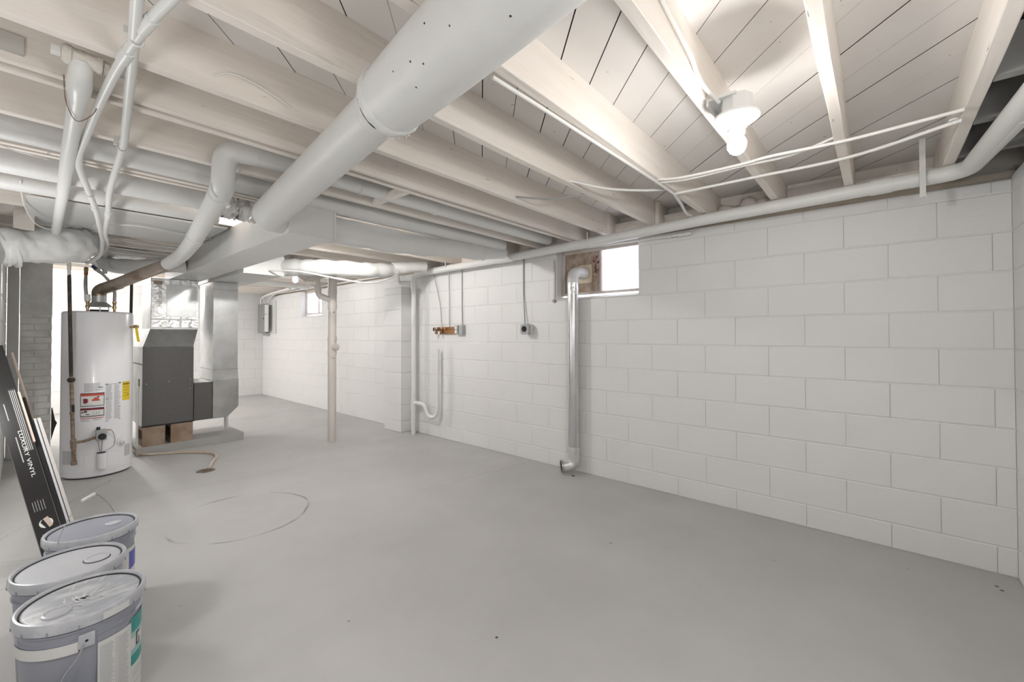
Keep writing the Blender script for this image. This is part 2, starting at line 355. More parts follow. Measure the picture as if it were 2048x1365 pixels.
# back wall (face looks -Y)
wb = empty('wall_back', 'white painted block wall at the far end', kind='structure')
MB().box((-1.7, YB+.0045, 0), (XW+.2, YB+.2, 2.3)).build('mortar', MORT, wb)
blocks(wb, lambda u: (-.5+u, YB), 0, XW+.5, 0, 0, .1, ztop=2.26)
wf = empty('wall_front', 'white painted block wall right beside the camera corner', kind='structure')
MB().box((-1.7, YF-.2, 0), (XW+.2, YF-.0045, 2.05)).build('mortar', MORT, wf)
blocks(wf, lambda u: (XW-u, YF), 0, 2.6, 0, pi, .1, ztop=2.055)
wl = empty('wall_left', 'white painted block wall behind the leaning cartons', kind='structure')
MB().box((XL-.28, 4.0, 0), (XL-.0845, 5.2, 2.04)).box((XL-.28, 5.2, 0), (XL-.0045, 6.75, 2.04)).build('mortar', MORT, wl)
blocks(wl, lambda u: (XL-.08, 4.0+u), 0, 1.2, 0, pi/2, .06, ztop=2.04); blocks(wl, lambda u: (XL, 5.2+u), 0, 1.55, 0, pi/2, .1, ztop=2.04)
ws = MB().box((-1.9, YF-.2, 0), (-1.7, YB+.2, 2.3)); ws.box((-1.7, 6.75, 0), (XL-.2, 6.95, 2.3)).build('wall_side_recess', WALL, kind='structure')
# timber plate on the wall, rim joist
MB().box((3.32, YF-.2, 2.0415), (3.48, YB, 2.083)).build('trim_1', SILLP, kind='structure', label='tan timber sill plate along the top of the block wall')
MB().box((3.44, YF-.2, 2.085), (3.48, YB, ZP)).build('trim_2', JOIST, kind='structure', label='painted rim board above the sill plate')
MB().box((-1.8, YF-.24, 2.056), (3.44, YF-.2, ZP)).build('trim_3', DARK, kind='structure')

# ceiling: diagonal boards
ce = empty('ceiling', 'exposed painted joists under diagonal subfloor boards', kind='structure')
MB().box((-1.9, YF-.3, ZP+.024), (XW+.3, YB+.2, ZP+.05)).build('deck', DARK, ce)
def clip(poly, n, d):   # keep n.p <= d
    out = []
    for i in range(len(poly)):
        a, b = poly[i], poly[(i+1) % len(poly)]; da, db = n[0]*a[0]+n[1]*a[1]-d, n[0]*b[0]+n[1]*b[1]-d
        if da <= 0: out.append(a)
        if da*db < 0: t = da/(da-db); out.append((a[0]+(b[0]-a[0])*t, a[1]+(b[1]-a[1])*t))
    return out
c0 = .418; dc = .2065; k = -60
while True:
    a = c0+dc*k; b = a+dc
    if a > 3.5-YF: break
    g = random.choice((.0015, .0025, .003, .004, .0055)); ex = .0
    poly = [(-1.8, YF-.2), (3.46, YF-.2), (3.46, YB+.1), (-1.8, YB+.1)]
    poly = clip(poly, (-1, 1), -(a+g)); poly = clip(poly, (1, -1), b-.0008) if len(poly) > 2 else poly
    if len(poly) > 2:
        dz = random.uniform(-.001, .001)
        q = MB().prism([(x, y, ZP+dz) for x, y in poly], (0, 0, .02)); q.m = [0, 0]+[1]*(len(q.m)-2); q.build('plank', [PLANK, DARKW], ce)
    k += 1
# joists: (near edge y, far edge y)
JT = [(-.301, -.258), (.094, .134), (.458, .498), (.883, .923), (1.285, 1.325), (1.712, 1.752), (2.010, 2.040), (2.078, 2.108), (2.475, 2.515), (2.885, 2.915), (2.945, 2.975), (3.35, 3.39)]
y = 3.77
while y < YB: JT.append((y, y+.04)); y += .4064
for i, (a, b) in enumerate(JT):
    x1 = 3.44; mb = MB(); n = 14; vs = []; rr = random.Random(i)
    for j in range(n+1):     # slightly wavy, hand-worn lower edges
        x = -1.7+(x1+1.7)*j/n; q = rr.uniform(-.0015, .0015); dzz = rr.uniform(-.002, .002)
        vs += [(x, a+q, ZJ+dzz+.002), (x, a+q+.003, ZJ+dzz), (x, b+q-.003, ZJ+dzz), (x, b+q, ZJ+dzz+.002), (x, b+q, ZP), (x, a+q, ZP)]
    fs = [(6*j+p, 6*j+(p+1) % 6, 6*j+6+(p+1) % 6, 6*j+6+p) for j in range(n) for p in range(6)]+[[0, 1, 2, 3, 4, 5], [6*n+p for p in range(6)][::-1]]
    mb.add(vs, fs).build('joist', JOIST, ce)
# headers beyond the last joist, towards the front wall
for x0 in (2.085, 2.47, 2.90):
    MB().box((x0, YF-.19, ZJ+.003), (x0+.042, -.303, ZP-.02)).build('blocking', UNP, ce)
MB().box((-1.75, YF-.19, ZP-.012), (3.43, -.303, ZP-.003)).build('unpainted_boards', DARK, ce)
MB().box((2.0, YF-.195, 2.06), (3.43, YF-.185, ZP-.015)).build('unpainted_boards', DARKW, ce)
# stuffing and boards in the joist bays at the wall
blk = MB().box((3.40, .137, 2.088), (3.438, .455, 2.235)); o = blk.build('bay_filler', INSUL, ce)
MB().box((3.38, -.255, 2.088), (3.41, .09, 2.19)).build('bay_board', JOIST, ce)
MB().box((3.35, .93, 2.10), (3.39, 1.282, 2.20)).build('bay_board', JOIST, ce)
MB().box((3.35, 1.33, 2.10), (3.39, 1.71, 2.20)).build('bay_board', JOIST, ce)
mb = MB()
for q in range(5):
    cx, cy, cz = 3.36+.02*(q % 2), .53+.075*q, 2.12+.02*(q % 3)
    mb.lathe([(0, -.06), (.03, -.05), (.05, -.02), (.052, .02), (.03, .05), (0, .06)], (cx, cy, cz), (.2, 1, .3*((q % 2)-.5)), 14)
o = mb.build('insulation_wad', INSUL, ce); disp(o, .02, .05)
# short studs in bays
MB().box((3.17, 1.255, 2.088), (3.21, 1.283, 2.262)).build('cleat', JOIST, ce)
MB().box((3.20, 1.69, 2.088), (3.24, 1.711, 2.262)).build('cleat', JOIST, ce)
MB().box((1.47, 2.11, 2.088), (1.51, 2.473, 2.13)).build('bridging', JOIST, ce)

# ---------------------------------------------------------------- windows
wn = Root('window_1', 'small high basement window half blanked by a stained sheet with a vent', None, loc=(3.4, 1.88, 1.58), kind='structure')
F = MB(); x0, x1 = 3.385, 3.415
F.box((x0, 1.482, 2.0), (x1, 2.287, 2.036)); F.box((x0, 1.482, 1.612), (x1, 2.287, 1.632)); F.box((x0, 2.255, 1.632), (x1, 2.287, 2.0)); F.box((x0, 1.482, 1.632), (x1, 1.492, 2.0)); F.box((x0-.004, 1.862, 1.632), (x1, 1.882, 2.0))
wn.part(F, 'window_frame', FRAME)
wn.part(MB().box((3.398, 1.492, 1.632), (3.403, 1.862, 2.0)), 'pane', PANE)
wn.part(MB().box((3.396, 1.882, 1.632), (3.404, 2.255, 2.0)), 'blanking_sheet', BARE)
mb = MB()
for i in range(16):
    cy, cz = 1.925+random.gauss(0, .012), 1.80+.011*i*.9; r_ = random.uniform(.006, .015)
    mb.lathe([(r_, 0), (r_*.8, .0012), (0, .0013)], (3.3958, cy, cz), (-1, 0, 0), 9)
wn.part(mb, 'paint_stain', MAROON)
wn.part(MB().box((3.382, 1.965, 1.715), (3.396, 2.105, 1.885)), 'vent_plate', CREAM, bevel=.004)
w2 = Root('window_2', 'small far basement window glaring white', None, loc=(3.4, 7.5, 1.58), kind='structure')
F = MB(); F.box((x0, 7.13, 2.0), (x1, 7.915, 2.036)); F.box((x0, 7.13, 1.612), (x1, 7.915, 1.64)); F.box((x0, 7.88, 1.64), (x1, 7.915, 2.0)); F.box((x0, 7.13, 1.64), (x1, 7.15, 2.0)); F.box((x0, 7.40, 1.64), (x1, 7.43, 2.0))
w2.part(F, 'window_frame', FRAME)
w2.part(MB().box((3.398, 7.43, 1.64), (3.403, 7.88, 2.0)), 'pane', PANE); w2.part(MB().box((3.398, 7.15, 1.64), (3.403, 7.40, 2.0)), 'pane', PANE)

# ---------------------------------------------------------------- big round duct
rd = Root('round_duct', 'large round white duct running under the joists out of the top of the photo', 'duct', loc=(.94, 2.7, 1.86))
A0 = Vector((.630, .25, 1.978)); dv = Vector((.1277, 1, -.0085))
def ax(y): return A0+dv*(y-.25)
o = rd.part(MB().tube([ax(y) for y in (-.5, -.2, .1, .4, .6, .8, .95, 1.05, 1.12, 1.15, 1.165)], [.103, .103, .103, .1035, .104, .104, .103, .1025, .101, .098, .092], 48), 'insulated_sleeve', WRAP)
disp(o, .0025, .11, 3)
rd.part(MB().tube([ax(y) for y in (1.16, 1.8, 2.3, 2.56, 2.63)], [.0765, .081, .086, .088, .088], 48), 'pipe_section', DUCTP)
rd.part(MB().tube([ax(y) for y in (1.205, 1.212, 1.235, 1.242)], [.0775, .0805, .0805, .0775], 48), 'collar', DUCTP)
o = rd.part(MB().tube([ax(y) for y in (1.12, 1.128, 1.14, 1.155, 1.168, 1.172)], [.1015, .1045, .105, .103, .099, .090], 64), 'torn_tape_edge', WRAP); disp(o, .006, .035, 11)
o = rd.part(MB().tube([ax(y) for y in (1.165, 1.183)], [.0935, .0905], 48), 'dark_gap', DARK)
o = rd.part(MB().tube([ax(y) for y in (1.180, 1.19, 1.20, 1.208)], [.090, .091, .087, .079], 64), 'torn_tape_edge', WRAP); disp(o, .004, .03, 4)
mb = MB(); rgx = random.Random(2)
for i in range(26):
    a = radians(250+rgx.uniform(0, 70)); n1 = Vector((cos(a), 0, sin(a))); p = ax(1.165)+n1*.097; mb.tube([p, p+n1*rgx.uniform(.006, .016)+dv*rgx.uniform(-.006, .008)], .0007, 4)
rd.part(mb, 'frayed_threads', WRAP, kind='stuff')
P0 = ax(2.63)
rd.part(MB().tube(fillet([P0-dv*.02, P0+Vector((.012, .12, -.002)), (1.049, 2.80, 1.957)], .07, 8), [.088]*2+[.088]*7+[.084]*1, 40), 'takeoff_elbow', DUCTP)
mb = MB()
for (y, a) in ((.62, 200), (.7, 215), (.78, 190), (.83, 225), (.9, 240), (.55, 250), (.95, 205), (.87, 212)):
    p = ax(y); a = radians(a); n_ = Vector((cos(a), 0, sin(a))); mb.lathe([(.0026, 0), (.002, .0008), (0, .001)], p+n_*.1035, n_, 7)
rd.part(mb, 'chip_mark', DARK, kind='stuff')

# supply trunk
tk = Root('supply_trunk_duct', 'long rectangular pale grey duct hanging under the joists towards the furnace', 'duct', loc=(1.19, 4.3, 1.865))
tk.part(MB().box((1.049, 2.705, 1.866), (1.337, 6.15, 2.083)), 'duct_body', DUCTP, bevel=.003)
mb = MB(); mb.box((1.330, 2.697, 1.862), (1.343, 2.709, 2.083)); mb.box((1.046, 2.699, 1.862), (1.343, 2.706, 1.868)); tk.part(mb, 'seam_flange', DUCTP)
tk.part(MB().box((1.046, 4.05, 1.863), (1.340, 4.062, 2.083)), 'drive_cleat', DUCTP); tk.part(MB().box((1.046, 5.3, 1.863), (1.340, 5.312, 2.083)), 'drive_cleat', DUCTP)
# return trunk
rt = Root('return_trunk_duct', 'shorter rectangular white duct beside and beyond the supply trunk', 'duct', loc=(1.6, 5.4, 1.86))
rt.part(MB().box((1.41, 4.72, 1.862), (1.79, 6.9, 2.07)), 'duct_body', DUCTP, bevel=.003)
rt.part(MB().box((1.405, 4.714, 1.858), (1.795, 4.722, 1.868)), 'seam_flange', DUCTP)

# flexible ducts
fd = Root('flexible_duct', 'fat white insulated flexible duct leaving the end of the long grey trunk', 'duct', loc=(1.4, 2.86, 1.88), group=None)
pts = spline([(1.34, 2.86, 1.975), (1.60, 2.84, 1.965), (2.0, 2.80, 1.96), (2.4, 2.77, 1.985), (2.78, 2.76, 2.005)], 10); k = len(pts)
o = fd.part(MB().tube(pts, [.096-.028*(i/k)+.0035*sin(i*.9) for i in range(k)], 30), 'insulated_sleeve', WRAP); disp(o, .006, .09, 1)
o = fd.part(MB().tube(spline([(2.74, 2.76, 2.0), (2.90, 2.75, 2.018), (3.04, 2.74, 2.04)], 8), .058, 24), 'sleeve_end', WRAP); disp(o, .006, .06, 5)
fd.part(MB().tube([(2.755, 2.76, 2.003), (2.785, 2.76, 2.005)], .072, 24), 'tie_band', WRAP)
f2 = Root('flexible_duct', 'sagging bright white flexible duct below and behind the fat one', 'duct', loc=(1.8, 4.1, 1.86))
pts = spline([(1.795, 4.86, 1.97), (1.90, 4.55, 1.95), (2.05, 4.25, 1.935), (2.4, 4.1, 1.935), (2.72, 4.1, 1.975)], 10); k = len(pts)
o = f2.part(MB().tube(pts, [.092-.02*(i/k)+.004*sin(i*1.1) for i in range(k)], 30), 'insulated_sleeve', WRAP); disp(o, .009, .08, 2)
o = f2.part(MB().tube(spline([(2.70, 4.1, 1.985), (2.90, 4.03, 2.02), (3.06, 3.98, 2.04)], 8), [.068]*6+[.06]*11, 24), 'sleeve_end', WRAP); disp(o, .006, .05, 7)

# ---------------------------------------------------------------- bay ducts on the left
def simple(name, mb, M, label, cat, group=None, bevel=0): return mb.build(name, M, label=label, cat=cat, group=group, bevel=bevel)
o = simple('joist_bay_duct', MB().tube([(x, 2.72, 2.115-.01*((x+1.5)/4.5)) for x in [-1.5+.15*i for i in range(31)]], .060, 26), WRAP, 'grey white wrapped round duct tucked in the joist bay above the vent elbow', 'duct'); disp(o, .003, .12, 2)
o = simple('joist_bay_duct', MB().tube([(x, 3.2, 2.105) for x in [-1.5+.12*i for i in range(20)]], .074, 26), WRAP, 'wrapped round duct in the next bay, ending in crinkled foil', 'duct'); disp(o, .003, .12, 3)
pts = [(.77+.0072*i, 3.2+.01*sin(i*.5), 2.085) for i in range(36)]
o = simple('foil_duct', MB().tube(pts, [.072+.010*((i % 4) > 1)-.02*(i > 18)*(i < 22) for i in range(36)], 22), FOIL, 'short crinkled foil duct beside the big round duct end', 'duct'); disp(o, .012, .035, 4)
o = simple('joist_bay_duct', MB().tube([(-1.5+.12*i, 3.57, 2.09) for i in range(21)], .055, 24), WRAP, 'thin wrapped duct in the bay farther left above the heater pipes', 'duct'); disp(o, .003, .1, 5)
simple('panned_joist_sheet', MB().box((.0, 3.82, 2.070), (1.035, 4.75, 2.083)), WPAINT, 'large flat white sheet closing a joist bay above the heater', 'sheet metal', bevel=.002)
simple('panned_joist_sheet', MB().box((.06, 5.55, 2.02), (.80, 5.95, 2.083)), WPAINT, 'small white sheet under the joists right above the water heater', 'sheet metal', bevel=.002)
ub = Root('junction_cover', 'beige metal cover plate hanging at the upper left edge', 'metal box', loc=(0, 4.4, 1.97))
ub.part(MB().box((-.055, 4.40, 1.965), (.042, 4.43, 2.10)), 'cover', mat('beige_sheet', (.60, .56, .51), .5), bevel=.003)
ub.part(MB().box((-.05, 4.394, 2.10), (.042, 4.43, 2.13)), 'top_flange', mat('beige_sheet', (.60, .56, .51), .5))
ub.part(MB().lathe([(.008, 0), (.006, .006), (0, .007)], (.025, 4.394, 2.115), (0, -1, 0), 10), 'knockout', RUSTP)

# big wrapped elbow at the left
we = Root('wrapped_duct_elbow', 'bulging white taped duct elbow at the left edge above the chimney', 'duct', loc=(.1, 4.55, 1.78))
pts = spline([(-.113, 4.44, 1.843), (-.06, 4.45, 1.85), (.0, 4.48, 1.86), (.16, 4.56, 1.905), (.28, 4.68, 1.955), (.33, 4.80, 2.0)], 10); k = len(pts)
o = we.part(MB().tube(pts, [.118+.008*sin(i*.25)+.005*abs(sin(i*.75))*(i > 20)-.05*max(0, (i-40)/10) for i in range(k)], 44), 'insulated_sleeve', WRAP); disp(o, .014, .06, 9)
for x in (-.115, -.07):
    we.part(MB().tube([(x-.006, 4.455, 1.836), (x+.012, 4.458, 1.842)], .137, 32), 'strap', WPAINT)
# ---------------------------------------------------------------- pipes under the joists, left
p1 = Root('soil_pipe', 'white painted iron pipe with a rusty tee slanting down to the wrapped elbow', 'pipe', loc=(.12, 2.6, 1.9))
p1.part(MB().tube([(.109, 1.93, 2.042), (.112, 2.05, 2.035), (.117, 2.58, 2.012), (.128, 3.25, 1.995), (.138, 4.0, 1.99), (.143, 4.45, 1.985)], .024, 18), 'pipe_section', WPIPE)
p1.part(MB().tube([(.110, 1.862, 2.088), (.109, 1.866, 2.070), (.108, 1.885, 2.052), (.109, 1.93, 2.042), (.112, 2.02, 2.036)], [.026, .028, .029, .031, .026], 18), 'hub', WPIPE)
p1.part(MB().tube([(.066, 1.862, 2.10), (.074, 1.862, 2.10), (.078, 1.862, 2.10), (.086, 1.862, 2.10), (.09, 1.862, 2.10), (.142, 1.862, 2.097), (.146, 1.862, 2.097), (.155, 1.862, 2.097)], [.022, .029, .029, .029, .025, .025, .028, .028], 18), 'tee', RUSTP)
p1.part(MB().box((.044, 1.85, 2.088), (.066, 1.875, 2.112)), 'plug', WPIPE, bevel=.002)
p1.part(MB().tube([(.155, 1.862, 2.096), (.172, 1.862, 2.094)], .021, 6), 'union_nut', RUSTP)
p1.part(MB().tube([(.165, 1.862, 2.095), (.24, 1.865, 2.09)], .0115, 12), 'side_pipe', WPIPE)
p2 = Root('water_pipe', 'white water pipe that bends aside below the rusty tee', 'pipe', loc=(.2, 2.5, 2.03))
pts = spline([(.352, .335, 2.26), (.352, .34, 2.12), (.345, .40, 2.068), (.262, 1.05, 2.067), (.232, 1.276, 2.063), (.208, 1.43, 2.06), (.186, 1.66, 2.057), (.171, 1.95, 2.055), (.155, 2.40, 2.035), (.152, 2.68, 2.01), (.204, 3.03, 1.99), (.268, 3.44, 1.97), (.332, 3.97, 1.955), (.385, 4.45, 1.95), (.40, 4.75, 1.90), (.38, 5.0, 1.88), (.355, 5.2, 1.87)], 6)
p2.part(MB().tube(pts, .0135, 16), 'pipe_section', WPIPE)
for a, b, r_ in (((.211, 1.41, 2.06), (.2, 1.485, 2.059), .0165), ((.19, 1.62, 2.057), (.184, 1.69, 2.057), .017), ((.252, 3.345, 1.974), (.266, 3.43, 1.971), .0165)): p2.part(MB().tube([a, b], r_, 16), 'coupling', WPIPE)
p3 = Root('water_pipe', 'long white water pipe hanging nearest the camera on the left', 'pipe', loc=(.2, 2.2, 2.04))
pts = spline([(.125, .335, 2.26), (.125, .34, 2.12), (.127, .40, 2.062), (.155, 1.1, 2.06), (.174, 1.361, 2.06), (.193, 1.554, 2.06), (.213, 1.77, 2.06), (.255, 2.24, 2.052), (.269, 2.44, 2.04), (.289, 3.04, 2.0), (.328, 3.53, 1.975), (.365, 4.07, 1.955), (.43, 4.65, 1.97), (.42, 4.9, 1.93), (.39, 5.1, 1.90), (.42, 5.3, 1.87)], 6)
p3.part(MB().tube(pts, .0135, 16), 'pipe_section', WPIPE)
for a, b in (((.322, 3.445, 1.979), (.332, 3.575, 1.973)), ((.415, 4.56, 1.976), (.428, 4.67, 1.968))): p3.part(MB().tube([a, b], .0175, 16), 'coupling', WPIPE)
for (c, s_, lb) in (((.268, 2.43, 2.041), p3, ''), ((.221, 3.13, 1.985), p2, ''), ((.197, 1.545, 2.0585), p2, '')):
    mb = MB(); mb.lathe([(.0165, -.004), (.019, -.004), (.019, .004), (.0165, .004), (.0165, -.004)], c, (.08, 1, 0), 20); mb.box((c[0]-.028, c[1]-.006, c[2]+.006), (c[0]-.012, c[1]+.006, ZJ-.001))
    s_.part(mb, 'pipe_strap', WPIPE)

# ---------------------------------------------------------------- water heater flue
fl = Root('vent_pipe', 'water heater vent pipe, brown stained below and painted white above', 'vent pipe', loc=(.45, 5.3, 1.55))
HC = (.447, 5.375)
fl.part(MB().tube([(HC[0], HC[1], 1.545), (HC[0], HC[1], 1.62)], .05, 24), 'vertical_collar', GALVD)
fl.part(MB().tube(fillet([(HC[0], HC[1], 1.60), (HC[0], HC[1], 1.655), (.55, 5.12, 1.705)], .07, 6), .051, 24), 'lower_elbow', mat('tarnished_elbow', (.40, .34, .26), .35, metal=.8, col2=(.2, .15, .1), vscale=20))
fl.part(MB().tube([(.50, 5.24, 1.682), (.80, 4.45, 1.845)], .049, 26), 'brown_section', FLUEB)
fl.part(MB().tube(fillet([(.785, 4.49, 1.838), (.83, 4.25, 1.885), (.77, 3.58, 1.905)], .12, 6), .051, 26), 'middle_elbow', DUCTP)
fl.part(MB().tube(fillet([(.79, 3.80, 1.901), (.757, 3.50, 1.908), (.640, 2.50, 1.955)], .12, 6), .0485, 26), 'white_section', DUCTP)
fl.part(MB().tube(fillet([(.65, 2.58, 1.951), (.628, 2.40, 1.965), (.618, 2.34, 2.125), (.75, 2.33, 2.133)], [.07, .075], 8), .0505, 26), 'upper_elbow', DUCTP)
fl.part(MB().tube([(.72, 2.33, 2.133), (1.40, 2.33, 2.133), (3.2, 2.32, 2.128)], .0475, 26), 'bay_section', DUCTP)
for p, q in (((.7530, 3.475, 1.9095), (.7515, 3.46, 1.910)), ((1.30, 2.33, 2.133), (1.315, 2.33, 2.133)), ((.6405, 2.505, 1.9545), (.6395, 2.495, 1.955)), ((1.87, 2.327, 2.131), (1.885, 2.327, 2.131))):
    fl.part(MB().tube([p, q], .0525, 26), 'joint_ring', DUCTP)
mb = MB(); mb.lathe([(.0535, -.003), (.055, -.003), (.055, .003), (.0535, .003), (.0535, -.003)], (.63, 2.42, 1.965), (-.1, .6, .3), 26); mb.tube([(.675, 2.40, 1.99), (.715, 2.44, 2.085)], .003, 6)
fl.part(mb, 'wire_hanger', WPAINT)

# ---------------------------------------------------------------- water heater
wh = Root('water_heater', 'tall white tank water heater with warning labels', 'water heater', loc=(HC[0], HC[1], 0))
R = .236
wh.part(MB().lathe([(0, .012), (R-.012, .012), (R-.004, .02), (R-.002, .06), (R, .062), (R, 1.435), (R-.006, 1.447), (R-.02, 1.453), (0, 1.462)], (*HC, 0), n=72), 'tank', HEAT)
wh.part(MB().lathe([(0, 0), (R-.02, 0), (R-.02, .015), (0, .015)], (*HC, 0), n=48), 'base_ring', GASK)
wh.part(MB().lathe([(.085, 1.503), (.088, 1.508), (.05, 1.545), (.046, 1.545), (.083, 1.503)], (*HC, 0), n=32), 'draft_hood', GALV)
for a in range(3):
    t = radians(a*120+30); mb = MB(); mb.box((HC[0]+.078*cos(t)-.004, HC[1]+.078*sin(t)-.004, 1.455), (HC[0]+.078*cos(t)+.004, HC[1]+.078*sin(t)+.004, 1.508)); wh.part(mb, 'hood_leg', GALVD)
wh.part(MB().lathe([(.062, 1.46), (.062, 1.475), (0, 1.475)], (*HC, 0), n=24), 'flue_opening', DARK)
def lab(a0, a1, z0, z1, M, name='label', dr=.0008, **k):
    return wh.part(cylpatch(HC, R+dr, a0, a1, z0, z1), name, M, **k)
lab(-122, -85, .626, .742, INKD, 'warning_label', label='red and black framed warning label'); lab(-121, -86, .632, .736, WHITE, 'label_ground', .0012); lab(-121, -86, .716, .736, RED, 'label_stripe', .0016)
lab(-122, -85, .538, .614, INKD, 'warning_label', label='dark red and black framed label'); lab(-121, -86, .545, .610, WHITE, 'label_ground', .0012); lab(-121, -86, .594, .610, DRED, 'label_stripe', .0016)
lab(-122, -85.5, .522, .528, RED, 'label_stripe')
lab(-117, -111, .655, .695, DRED, 'label_picture', .0018); lab(-113, -109.5, .662, .69, RED, 'label_picture', .0017); lab(-104, -92, .672, .688, RED, 'label_picture', .0017); lab(-101, -94, .688, .703, RED, 'label_picture', .0017); lab(-96, -92.5, .703, .712, INKD, 'label_picture', .0017)
lab(-120, -117, .572, .582, INKD, 'label_picture', .0017); lab(-116, -111, .575, .59, INKD, 'label_picture', .0017); lab(-113, -107.5, .555, .562, INKD, 'label_picture', .0017)
rg = random.Random(3)
mb = MB()
def lines(a0, a1, z0, z1, step, hgt):
    z = z0
    while z < z1:
        p = cylpatch(HC, R+.0012, a0, a0+(a1-a0)*rg.uniform(.7, 1), z, z+hgt, 4); mb.add(p.v, p.f, 0, True); z += step
lines(-83, -71.5, .50, .80, .0065, .0028); lines(-69, -57, .50, .80, .0065, .0028); lines(-116, -88, .755, .825, .0075, .003); lines(-119, -104, .64, .65, .006, .002); lines(-104, -88, .55, .585, .006, .0025); lines(-121, -104, .50, .515, .006, .0025); lines(-102, -87, .505, .52, .006, .0025)
wh.part(mb, 'small_print', INK, kind='stuff')
mb = MB()
for (a0, a1, z0, z1) in ((-83.5, -79.5, .806, .813), (-83.5, -57, .809, .811), (-61, -56.5, .812, .82), (-94, -87.5, .785, .792), (-83.5, -78, .68, .683), (-60, -56.5, .69, .694), (-60, -56.5, .60, .604), (-83.5, -78, .486, .490), (-61, -56.5, .49, .494)):
    p = cylpatch(HC, R+.0016, a0, a1, z0, z1, 4); mb.add(p.v, p.f, 0, True)
wh.part(mb, 'heading_print', INKD, kind='stuff')
lab(-53, -32.5, .650, .820, YEL, 'energy_label', label='yellow energy guide label')
mb = MB()
for z in (.69, .715, .74, .765): 
    p = cylpatch(HC, R+.0014, -51, -35, z, z+.003, 4); mb.add(p.v, p.f, 0, True)
for (a0, a1, z0, z1) in ((-51.5, -48, .79, .806), (-47, -44, .79, .806), (-43, -38, .79, .806), (-37, -34, .79, .806), (-41, -37, .695, .704)):
    p = cylpatch(HC, R+.0014, a0, a1, z0, z1, 4); mb.add(p.v, p.f, 0, True)
wh.part(mb, 'energy_label_print', mat('dark_yellow_print', (.25, .16, .02), .6), kind='stuff')
lab(-160, -130.5, .135, .252, GLAB, 'grey_sticker'); lab(-47, -30, .14, .244, GLAB, 'grey_sticker')
lab(-139, -128, .268, .322, ORNG, 'orange_sticker', .0011)
mb = MB()
for (a0, a1, z0, z1) in ((-115, -59.7, .08, .0815), (-115, -59.7, .214, .2155), (-115.2, -114.9, .08, .2155), (-59.8, -59.5, .08, .2155)):
    p = cylpatch(HC, R+.0009, a0, a1, z0, z1, 8); mb.add(p.v, p.f, 0, True)
wh.part(mb, 'access_panel', GLAB)
def cp(a, z, dr=0): a = radians(a); return Vector((HC[0]+(R+dr)*cos(a), HC[1]+(R+dr)*sin(a), z))
n_ = Vector((cos(radians(-90)), sin(radians(-90)), 0)); t_ = Vector((1, 0, 0)); zv = Vector((0, 0, 1))
c = cp(-90, .378, .03)
gv = wh.part(MB().obb(c, t_*.034, n_*.03, zv*.045), 'gas_valve', GBOX, bevel=.005)
wh.part(MB().lathe([(.026, 0), (.026, .012), (.02, .018), (0, .018)], c+n_*.03+zv*(-.012)+t_*.004, n_, 24), 'dial', BLACK, parent=gv)
wh.part(MB().lathe([(.013, 0), (.013, .02), (.010, .024), (0, .024)], c+zv*.045+t_*-.018, (0, 0, 1), 16), 'valve_button', BLACK, parent=gv)
wh.part(MB().tube(spline([c+t_*.034+zv*.035, c+t_*.065+zv*.03-n_*.005, cp(-68, .33, .01), cp(-70, .26, .008), cp(-82, .228, .006)], 6), .0028, 8), 'thermocouple', GALVD)
wh.part(MB().tube([c+t_*.034+zv*.036, c+t_*.055+zv*.031], .0045, 8), 'copper_fitting', COPPER)
mb = MB(); mb.tube([c+t_*-.02+zv*-.045, cp(-90, .23, .014)+t_*-.004], .003, 8); mb.tube([c+t_*.008+zv*-.045, cp(-90, .225, .016)+t_*.004], .004, 8); wh.part(mb, 'burner_tube', GALVD)
wh.part(MB().lathe([(.034, 0), (.034, .135), (0, .135)], cp(-88, .08, .004), (0, 0, 1), 20), 'burner_cover', HEAT)
wh.part(MB().box((cp(-90, .222).x-.024, cp(-90, .222).y-.03, .217), (cp(-90, .222).x+.03, cp(-90, .222).y, .223)), 'burner_slot', GASK)
a = -54.9; nn = Vector((cos(radians(a)), sin(radians(a)), 0))
wh.part(MB().lathe([(.036, 0), (.036, .004), (.022, .006), (.022, .03), (.012, .032), (.012, .05), (0, .05)], cp(a, .28), nn, 24), 'drain_valve', PVC)
a = -33; nn = Vector((cos(radians(a)), sin(radians(a)), 0)); q = cp(a, 1.318)
wh.part(MB().tube([q-nn*.01, q+nn*.04], .011, 12), 'relief_valve', BRASS)
wh.part(MB().obb(q+nn*.05+zv*.004, nn*.014, nn.cross(zv)*.012, zv*.012), 'valve_body', BRASS, bevel=.003)
wh.part(MB().obb(q+nn*.056+zv*-.07, nn*.010, nn.cross(zv)*.003, zv*.068+nn*-.01), 'tag', YEL)
for dx, dy in ((-.075, -.01), (.105, .02)):
    mb = MB(); c = (HC[0]+dx, HC[1]+dy, 0)
    mb.lathe([(.010, 1.455), (.010, 1.49), (.016, 1.49), (.016, 1.51), (.012, 1.51), (.012, 1.535), (.016, 1.54), (.016, 1.555), (0, 1.555)], c, n=12)
    wh.part(mb, 'brass_nipple', BRASS)
def hoseobj(label, pts, collar=None, topcol=None):
    r_ = Root('water_connector', label, 'hose', loc=tuple(pts[0]))
    r_.part(MB().tube(spline(pts, 8), .0125, 14), 'braided_hose', STEEL)
    a, b = Vector(pts[-2]), Vector(pts[-1]); d = (b-a).normalized()
    r_.part(MB().tube([b-d*.03, b+d*.012], .0155, 10), 'end_fitting', collar or COPPER)
    if topcol: r_.part(MB().tube([b+d*.012, b+d*.045], .0145, 12), 'tape_band', topcol)
    return r_
